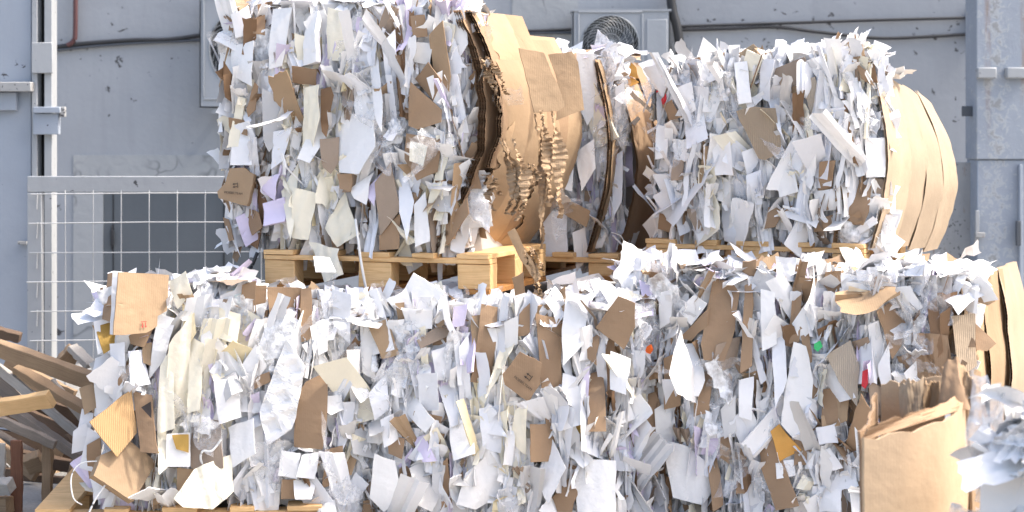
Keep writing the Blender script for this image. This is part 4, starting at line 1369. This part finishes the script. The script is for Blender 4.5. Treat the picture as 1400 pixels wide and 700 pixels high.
SAID = ['just under the thick top beam', 'crossing above the middle of the heap', 'sloping behind the rust bar and tan post', 'nearly level behind the tan post', 'rising behind the rust bar', 'low beside the lower bale',
        'short, high at the edge of the heap', 'short, against the bale under the pale laths', 'upright behind the rust bar', 'upright behind the leaning tan board', 'low behind the pale sawn stub', 'level, behind the grey boards']
for k, (x0, y0, x1, y1) in enumerate(SPOTS):
    wd, mt = BOARD_WORDS[k % 4]
    PLANKS.append(('plank', (x0, y0), (x1, y1), 9.35 + .03 * (k % 5), 9.3 + .04 * (k % 4), .085 + .012 * (k % 3), .045, 12 * (k % 3), mt, '%s board %s' % (wd, SAID[k])))
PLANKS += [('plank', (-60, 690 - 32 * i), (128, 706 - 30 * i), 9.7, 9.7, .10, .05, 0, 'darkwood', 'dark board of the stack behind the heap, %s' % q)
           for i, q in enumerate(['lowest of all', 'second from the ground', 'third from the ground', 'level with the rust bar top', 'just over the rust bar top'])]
for p in PLANKS:
    plank(*p)


# ------------------------------------------------------------------ carton and film in the foreground
def carton():
    Y = 5.42
    base = at(1255, 700, Y) * (1, 1, 0)
    r = thing('torn_carton', base, 'open tan carton with torn upright flaps standing before the lower right bale', 'carton')

    def panel(name, pts, thick=.008, bend=0., lab=None, tone='carton', seed=0):
        # pts: (px, py, Y) corners, top-left first, clockwise
        P = [at(*p) for p in pts]
        n = 14
        a, b, c, d = P
        V, U = [], []
        nr = np.cross(b - a, d - a)
        nr = nr / np.linalg.norm(nr)
        if nr[1] > 0:
            nr = -nr
        for i in range(n + 1):
            for j in range(n + 1):
                s, t = i / n, j / n
                q = (1 - t) * ((1 - s) * a + s * b) + t * ((1 - s) * d + s * c)
                q = q + nr * (bend * math.sin(math.pi * s) + .008 * math.sin(3 * t + 5 * s + seed) + .009 * abs(math.sin(7 * s + 2.5 * t + seed * 2)) + rng.normal(0, .0012))
                if j == 0:
                    q = q + np.array([0, 0, rng.normal(0, .005)])
                V.append(q)
                U.append((s * np.linalg.norm(b - a), t * np.linalg.norm(d - a)))
        P2, f = thicken(np.array(V), grid(n, n)[2], n, n, 0)
        P2[len(V):] -= nr * thick
        m = MB()
        m.add(P2, f, 0, U + U)
        o = m.build(name, M[tone], r, 40)
        if lab:
            o['label'] = lab
    zb = lambda px, Y: (px, HOR + EYE * F / Y, Y)
    panel('front_panel', [(1181, 597, 5.203), (1321, 552, 5.547), zb(1322, 5.547), zb(1168, 5.203)], bend=.06)
    panel('top_rim', [(1181, 586, 5.237), (1300, 547, 5.530), (1320, 558, 5.573), (1181, 602, 5.220)], tone='kraft', thick=.004, bend=.06, seed=2)
    panel('back_panel', [(1205, 525, 5.805), (1292, 513, 5.762), zb(1292, 5.762), zb(1205, 5.805)], bend=.02, seed=1)
    panel('side_panel', [(1322, 540, 5.547), (1342, 508, 5.805), zb(1342, 5.805), zb(1323, 5.547)], bend=-.02, tone='tan')
    panel('side_panel', [(1176, 590, 5.246), (1200, 540, 5.805), zb(1200, 5.805), zb(1170, 5.246)], tone='kraft')
    panel('upright_flap', [(1290, 508, 5.659), (1312, 492, 5.607), (1322, 560, 5.521), (1286, 562, 5.633)], tone='kraft', bend=.03, seed=3, lab='folded brown flap standing up')
    panel('upright_flap', [(1311, 494, 5.607), (1336, 528, 5.547), (1330, 580, 5.547), (1314, 560, 5.547)], tone='tan', bend=-.02, seed=4)
    panel('upright_flap', [(1228, 528, 5.728), (1262, 516, 5.693), (1264, 572, 5.676), (1234, 578, 5.710)], tone='pale', bend=.02, seed=5)
    panel('upright_flap', [(1262, 522, 5.693), (1284, 524, 5.676), (1286, 566, 5.659), (1264, 566, 5.693)], tone='tan', bend=-.025, seed=6)


carton()


def film_heap():
    Y = 5.05
    base = np.array([(1478 - 700) * Y / F, Y, 0])
    r = thing('plastic_bundle', base, 'white heap of crumpled plastic film at the edge beside the tan carton', 'plastic film')
    body = MB()
    u, v, f = grid(40, 26)
    V = []
    for a, b in zip(u.ravel(), v.ravel()):
        an, el = 2 * math.pi * a, math.pi * .5 * b
        rr = .30 * math.cos(el) ** .7
        k = 1 + .10 * math.sin(an * 5 + b * 9) + .07 * math.sin(an * 11 - b * 14) + rng.normal(0, .012)
        V.append(base + np.array([rr * k * math.cos(an), rr * k * math.sin(an), .97 * math.sin(el) * (1 + .04 * math.sin(an * 3))]))
    body.add(V, f)
    body.build('crumpled_body', M['white'], r, 25)
    fl = MB()
    for i in range(150):
        an, b = rng.uniform(math.pi * .6, math.pi * 1.9), rng.uniform(.05, 1)
        el = math.pi * .5 * b
        rr = .31 * math.cos(el) ** .7
        n = np.array([math.cos(an) * math.cos(el), math.sin(an) * math.cos(el), math.sin(el) * .6])
        n /= np.linalg.norm(n)
        ax = np.cross((0, 0, 1), n)
        ax /= np.linalg.norm(ax)
        Bm = np.stack([ax, np.cross(n, ax), n], 1) @ rot('Y', rng.normal(0, .5)) @ rot('X', rng.normal(0, .5)) @ rot('Z', rng.uniform(0, 6))
        w = rng.uniform(.07, .15)
        P, ff = sheet(w, w * 1.5, 7, 8, jitter=.2, torn=.03, curve=.9, folds=2, crumple=.02, foldang=(8, 40), crush=rng.uniform(.1, .7))
        fl.add(P @ Bm.T + base + np.array([rr * math.cos(an), rr * math.sin(an), .97 * math.sin(el)]), ff, rng.choice([0, 1, 1]))
    o = fl.build('film_sheets', [M['milky'], M['white'], M['milky']], r, 50)
    o['kind'] = 'stuff'


film_heap()

# ------------------------------------------------------------------ the building behind
WY = 14.0
wall = thing('factory_wall', (0, WY, 0), 'blue grey painted factory wall with stains behind the bales', 'wall')
wall['kind'] = 'thing'
m = MB()
m.box((0, WY + .2, 3.0), 30, .4, 6.4)
m.build('wall_face', M['wall'], wall, bevel=.01)


def wpx(px, py, Y=WY):
    return at(px, py, Y)


def slab(mb, x0, y0, x1, y1, Y, t, mi=0):
    """upright slab: front face at depth Y, corners given in photo pixels at that depth"""
    a, b = at(x0, y0, Y), at(x1, y1, Y)
    mb.box(((a[0] + b[0]) / 2, Y + t / 2, (a[2] + b[2]) / 2), abs(b[0] - a[0]), t, abs(b[2] - a[2]), None, mi)


m = MB()
slab(m, 100, 212, 420, 262, WY - .012, .03)
slab(m, 100, 262.4, 141, 500, WY - .012, .03)
m.build('plaster_surround', M['plaster'], wall)
m = MB()
slab(m, 700, -60, 790, 82, WY - .006, .02)
m.build('plaster_patch', M['plaster'], wall)['label'] = 'bare plaster patch beside the small cooling unit'
door = MB()
slab(door, 141.5, 263, 420, 505, WY - .004, .02)
do = door.build('door', M['door'], wall)
m = MB()
slab(m, 154, 263, 155.5, 505, WY - .010, .008)
slab(m, 305, 263, 307, 505, WY - .010, .008)
m.build('door_seam', M['acdark'], do)
m = MB()
slab(m, 150.5, 315, 155, 336, WY - .035, .03)
slab(m, 151.5, 308, 153.5, 342, WY - .02, .016)
m.build('handle', M['blackcable'], do, bevel=.004)


def ac_unit(x0, y0, w, h, fan_px, fan_r, label, Yf, turn=0, service=True):
    """outdoor unit; x0,y0 top-left pixel on the plane Yf, w,h in pixels there"""
    k = Yf / F
    a = at(x0, y0, Yf)
    W, H, D = w * k, h * k, .30
    r = thing('cooling_unit', (a[0] + W / 2, Yf + D / 2, a[2] - H), label, 'air conditioner', 'outdoor cooling units on the wall')
    ex, ez = np.array([1, 0, 0.]), np.array([0, 0, 1.])
    cx, cz = (fan_px[0] - 700) * k, EYE - (fan_px[1] - HOR) * k
    rad = fan_r * k
    # casing: front sheet with a round opening, other sides as slabs
    m = MB()
    n = 48
    x0m, x1m, z0m, z1m = a[0], a[0] + W, a[2] - H, a[2]
    ring, outer = [], []
    for i in range(n):
        an = 2 * math.pi * i / n
        dx, dz = math.cos(an), math.sin(an)
        ring.append((cx + rad * dx, Yf, cz + rad * dz))
        t = min((x1m - cx) / dx if dx > 1e-6 else 1e9, (x0m - cx) / dx if dx < -1e-6 else 1e9, (z1m - cz) / dz if dz > 1e-6 else 1e9, (z0m - cz) / dz if dz < -1e-6 else 1e9)
        outer.append((cx + t * dx, Yf, cz + t * dz))
    back = [(x, Yf + .08, z) for x, _, z in ring]
    m.add(ring + outer + back, [(i, (i + 1) % n, n + (i + 1) % n, n + i) for i in range(n)] + [(i, 2 * n + i, 2 * n + (i + 1) % n, (i + 1) % n) for i in range(n)])
    for (p, q) in (((x0m, z1m), (x0m, z0m)), ((x1m, z1m), (x1m, z0m))):
        pass
    for c, sx, sy, sz in (((x0m + .004, Yf + D / 2, (z0m + z1m) / 2), .008, D, H), ((x1m - .004, Yf + D / 2, (z0m + z1m) / 2), .008, D, H),
                          (((x0m + x1m) / 2, Yf + D / 2, z1m + .006), W + .02, D + .02, .014), (((x0m + x1m) / 2, Yf + D / 2, z0m + .004), W, D, .008), (((x0m + x1m) / 2, Yf + D - .004, (z0m + z1m) / 2), W - .02, .008, H - .02)):
        m.box(c, sx, sy, sz)
    # corners of the front sheet cut off by the radial fan of faces
    for X, Z in ((x0m, z0m), (x0m, z1m), (x1m, z0m), (x1m, z1m)):
        best = sorted(range(n), key=lambda i: (outer[i][0] - X) ** 2 + (outer[i][2] - Z) ** 2)
        i = [j for j in best if abs(outer[j][0] - X) < 1e-6][:1]
        k2 = [j for j in best if abs(outer[j][2] - Z) < 1e-6][:1]
        if i and k2:
            m.add([(X, Yf, Z), outer[i[0]], outer[k2[0]]], [(0, 1, 2)])
    m.build('casing', M['acbody'], r, 30)
    m = MB()
    m.disc((cx, Yf + .075, cz), ex, ez, rad, 48)  # disc coloured near-black to stand for the darkness inside the casing
    m.build('fan_recess_shade', M['acdark'], r)
    m = MB()
    for b in range(3):
        V = []
        for i in range(9):
            t = i / 8
            for e in (-1, 1):
                an = b * 2.094 + .5 * t + e * .38
                rr = rad * (.15 + .75 * t)
                V.append((cx + rr * math.cos(an), Yf + .05 + e * .018, cz + rr * math.sin(an)))
        m.add(V, [(2 * i, 2 * i + 1, 2 * i + 3, 2 * i + 2) for i in range(8)])
    m.build('fan', M['greycable'], r)
    m = MB()
    for i in range(32):
        an0 = 2 * math.pi * i / 32
        pts = []
        for j in range(9):
            t = j / 8
            rr = rad * (.13 + .87 * t)
            an = an0 + .95 * t * t
            pts.append((cx + rr * math.cos(an), Yf - .008 - .012 * (1 - t * t), cz + rr * math.sin(an)))
        m.tube(pts, .0019, 4)
    for q in (.36, .58, .80, 1.0):
        m.tube([(cx + rad * q * math.cos(2 * math.pi * i / 40), Yf - .006 - .012 * (1 - q * q), cz + rad * q * math.sin(2 * math.pi * i / 40)) for i in range(41)], .0018 if q < 1 else .005, 4)
    m.disc((cx, Yf - .022, cz), ex, ez, rad * .15, 24)
    m.build('fan_grille', M['acgrille'], r, 60)
    # raised square frame round the fan
    m = MB()
    s = rad * 1.12
    for (c, sx, sz) in (((cx, cz + s), 2 * s, .012), ((cx, cz - s), 2 * s, .012), ((cx - s, cz), .012, 2 * s - .03), ((cx + s, cz), .012, 2 * s - .03)):
        m.box((c[0], Yf - .006, c[1]), sx, .010, sz)
    m.build('grille_frame', M['acbody'], r, bevel=.003)
    if service:
        m = MB()
        xs = cx + s + .03
        m.box(((xs + x1m - .02) / 2, Yf - .006, (z0m + z1m) / 2 - .01), x1m - .02 - xs, .010, H - .10)
        m.build('service_panel', M['acbody'], r, bevel=.004)
    # wall brackets
    for X in (x0m + .1, x1m - .1):
        m = MB()
        m.box((X, (Yf + WY) / 2 + .02, z0m - .022), .04, WY - Yf, .04)
        m.build('bracket', M['acbody'], r)
    return r


ac_unit(783, 15, 133, 98, (834.5, 60), 39, 'small cooling unit with a swirled fan grille behind the gap between tall bales', 13.62)
ac_unit(273, -8, 200, 155, (348, 66), 62, 'larger cooling unit half hidden behind the upper left bale', 13.60)


def cable(pts, r, mat, label, name='cable', Y=WY - .03):
    o = strap([at(x, y, Y) for x, y in pts], r, mat, None, name)
    return tag(o, label, 'cable' if name == 'cable' else 'pipe')


cable([(66, 66), (110, 60), (180, 55), (230, 54), (275, 48)], .016, 'blackcable', 'thick black cable sagging across the wall left of the larger cooling unit')
cable([(66, 70), (120, 64), (190, 59), (276, 55)], .011, 'greycable', 'thin grey cable just under the thick black one on the left wall')
cable([(103, -60), (103, 40), (100, 56), (92, 62)], .018, 'redpipe', 'dark red pipe running up the wall near the left gate post', 'pipe', WY - .05)
cable([(700, 43), (740, 42), (783, 40)], .012, 'blackcable', 'short black cable between the tall bale and the small cooling unit')
cable([(700, 47), (742, 45), (783, 45)], .010, 'greycable', 'short grey cable under the black one left of the small cooling unit')
cable([(928, 36), (1060, 32), (1180, 28), (1333, 24)], .011, 'blackcable', 'straight dark conduit running along the wall to the right steel column')
cable([(928, 41), (1000, 39), (1060, 37), (1120, 44), (1200, 52), (1270, 50), (1333, 46)], .012, 'blackcable', 'sagging dark cable below the straight conduit on the right wall')
cable([(913, -60), (918, 5), (925, 35), (929, 60), (930, 84)], .034, 'blackcable', 'thick black hose hanging beside the small cooling unit', 'cable', WY - .10)
cl = MB()
slab(cl, 1328, 8, 1335, 58, WY - .06, .06)
tag(cl.build('cable_clamp', M['greycable'], None, bevel=.004), 'dark clamp plate where the right wall cables end', 'clamp')
cl = MB()
slab(cl, 1317, 145, 1334, 159, 12.3, .05)
tag(cl.build('wall_bracket', M['greycable'], None, bevel=.004), 'small dark steel bracket beside the right column', 'bracket')


# ------------------------------------------------------------------ left gate post and mesh gate
def gate_post():
    Y = 10.6
    r = thing('gate_post', at(30, 700, Y) * (1, 1, 0), 'blue grey steel gate post with rusty ledge and brackets at the left edge', 'gate post')
    zb = HOR + EYE * F / Y
    m = MB()
    slab(m, -120, -120, 43, zb, Y + .02, .25)
    m.build('steel_panel', M['post'], r, bevel=.006)
    m = MB()
    slab(m, 43.4, -120, 51, zb, Y - .01, .12)
    m.build('flange', M['postlight'], r, bevel=.003)
    m = MB()
    slab(m, 60.5, -120, 71, zb, Y - .01, .12)
    m.build('flange', M['postlight'], r, bevel=.003)
    m = MB()
    slab(m, 51, -120, 60.5, zb, Y + .09, .02)  # backing slab painted black as the shade between the flanges
    m.build('slot_shade', M['gapshade'], r)
    m = MB()
    slab(m, 43, 58, 71.5, 100, Y - .04, .03)
    m.build('bracket', M['postlight'], r, bevel=.004)
    m = MB()
    slab(m, 45, 155, 80, 184, Y - .06, .05)
    slab(m, 45, 146, 82, 154.5, Y - .09, .08)
    m.build('bracket', M['post'], r, bevel=.004)
    m = MB()
    slab(m, 81, 146, 88.5, 160, Y - .07, .04)
    m.build('hinge_pin', M['rustpaint'], r, bevel=.003)
    m = MB()
    slab(m, -120, 112, 42, 125, Y - .09, .11)
    m.build('ledge', M['rustpaint'], r, bevel=.004)
    m = MB()
    slab(m, -120, 126, 22, 151, Y - .03, .05)
    m.build('lock_box', M['post'], r, bevel=.004)
    m = MB()
    slab(m, 24, 330, 36, 334, Y - .03, .05)
    m.build('bolt', M['rustpaint'], r)


gate_post()


def mesh_gate():
    Y = 10.2
    r = thing('mesh_gate', at(190, 700, Y) * (1, 1, 0), 'low pale steel gate of welded wire grid behind the lower left bale', 'gate')
    zb = HOR + EYE * F / Y - 25
    m = MB()
    slab(m, 37, 241, 400, 263, Y, .05)
    m.build('top_rail', M['postlight'], r, bevel=.004)
    m = MB()
    slab(m, 37, 263.5, 57, zb, Y, .05)
    m.build('stile', M['postlight'], r, bevel=.004)
    m = MB()
    slab(m, 400.5, 241, 420, zb, Y, .05)
    m.build('stile', M['postlight'], r, bevel=.004)
    m = MB()
    slab(m, 50.4, zb - 20, 400, zb, Y, .05)
    m.build('bottom_rail', M['postlight'], r, bevel=.004)
    m = MB()
    for i in range(9):
        x = 89 + 38.3 * i
        m.tube([at(x, 260, Y - .012), at(x + rng.normal(0, .4), 400, Y - .012), at(x, zb - 5, Y - .012)], .0034, 6)
    for i in range(12):
        y = 264.5 + 40.1 * i
        if y > zb:
            break
        m.tube([at(34 + rng.uniform(0, 10), y + 1, Y - .020), at(200, y + rng.normal(-.5, .6), Y - .020), at(404, y - 1, Y - .020)], .0034, 6)
    m.build('wire_grid', M['galv'], r, 60)
    m = MB()
    for y in (264, 304, 345, 385, 424, 465):
        m.tube([at(51, y, Y - .012), at(50, y + 22, Y - .012)], .004, 6)
    m.build('wire_hook', M['galv'], r, 60)


mesh_gate()


# ------------------------------------------------------------------ right column
def right_column():
    Y = 12.2
    r = thing('steel_column', at(1368, 700, Y) * (1, 1, 0), 'blue grey steel column with blistered paint and rust runs at the right edge', 'column')
    zb = HOR + EYE * F / Y
    m = MB()
    slab(m, 1335, -120, 1480, 218, Y, .3)
    slab(m, 1336, 218.6, 1480, zb, Y + .015, .28)
    m.build('column_body', M['column'], r, bevel=.006)
    for x0, x1 in ((1337, 1363), (1377, 1410)):
        m = MB()
        slab(m, x0, 92, x1, 107, Y - .07, .07)
        m.build('lug', M['postlight'], r, bevel=.008)
    m = MB()
    slab(m, 1394, 225, 1398, zb, Y - .03, .04)
    m.build('vertical_bar', M['post'], r, bevel=.003)
    m = MB()
    slab(m, 1390, 302, 1396, 336, Y - .05, .03)
    m.build('hinge', M['greycable'], r, bevel=.003)
    m = MB()
    slab(m, 1334, 318, 1347, 325, Y - .05, .05)
    slab(m, 1333, 325, 1338, 342, Y - .04, .03)
    m.build('latch', M['rustpaint'], r, bevel=.003)
    m = MB()
    slab(m, 1334, 288, 1339, 318, Y - .04, .03)
    m.build('latch_rod', M['postlight'], r, bevel=.003)


right_column()
pn = MB()
slab(pn, 1240, 222, 1334, HOR + EYE * F / 12.4, 12.4, .06)
tag(pn.build('steel_panel', M['rustpaint'], None, bevel=.004), 'speckled grey steel panel between the right column and the upper bale', 'panel')

# ------------------------------------------------------------------ ground
m = MB()
m.add([(-300, -300, 0), (300, -300, 0), (300, 300, 0), (-300, 300, 0)], [(0, 1, 2, 3)])
tag(m.build('ground', M['ground'], None), kind='structure')
ls = MB()
for i in range(500):
    w = rng.uniform(.02, .08)
    P, f = sheet(w, w * 1.5, 4, 5, jitter=.15, torn=.05, curve=1, folds=1, crumple=.03)
    P = P @ (rot('X', rng.normal(0, .3)) @ rot('Z', rng.uniform(0, 6))).T
    ls.add(P + (rng.uniform(-2.2, 2.6), rng.uniform(6.4, 7.7), .03), f, rng.integers(0, 3))
o = ls.build('paper_litter', [M['white'], M['cool'], M['tan']], None)
tag(o, 'loose paper litter strewn on the ground before the bales', 'litter', None, 'stuff')

# ------------------------------------------------------------------ light and camera
SUN_EL, SUN_AZ = 54, 87      # azimuth measured from the camera's back towards the right
w = bpy.data.worlds.new('World')
S.world = w
w.use_nodes = True
nt = w.node_tree
sky = nt.nodes.new('ShaderNodeTexSky')
sky.sky_type = 'NISHITA'
sky.sun_disc = False
sky.sun_elevation = math.radians(SUN_EL)
to_sun = Vector((math.sin(math.radians(SUN_AZ)) * math.cos(math.radians(SUN_EL)), -math.cos(math.radians(SUN_AZ)) * math.cos(math.radians(SUN_EL)), math.sin(math.radians(SUN_EL))))
sky.sun_rotation = math.atan2(to_sun.x, to_sun.y)
sky.air_density = 1.0
sky.dust_density = 5.0
sky.ozone_density = .2
bg = nt.nodes['Background']
bg.inputs['Strength'].default_value = .15
nt.links.new(sky.outputs[0], bg.inputs['Color'])
sd = bpy.data.lights.new('sun', 'SUN')
sd.energy = 2.0
sd.angle = math.radians(3.0)
sd.color = (1.0, .95, .87)
so = bpy.data.objects.new('sun', sd)
so.rotation_euler = to_sun.to_track_quat('Z', 'Y').to_euler()
COL.objects.link(so)

cd = bpy.data.cameras.new('camera')
cd.sensor_width = 36
cd.lens = 36 * F / 1400
cd.shift_y = -(350 - HOR) / 1400
cd.clip_end = 1000
cd.dof.use_dof = True
cd.dof.focus_distance = 7.85
cd.dof.aperture_fstop = 3.6
co = bpy.data.objects.new('camera', cd)
co.location = (0, 0, EYE)
co.rotation_euler = (math.pi / 2, 0, 0)
COL.objects.link(co)
S.camera = co
S.view_settings.view_transform = 'Standard'
S.view_settings.look = 'None'
S.view_settings.exposure = 1.46
S.view_settings.gamma = 1
S.cycles.max_bounces = 8
S.cycles.transparent_max_bounces = 12
S.cycles.use_denoising = True
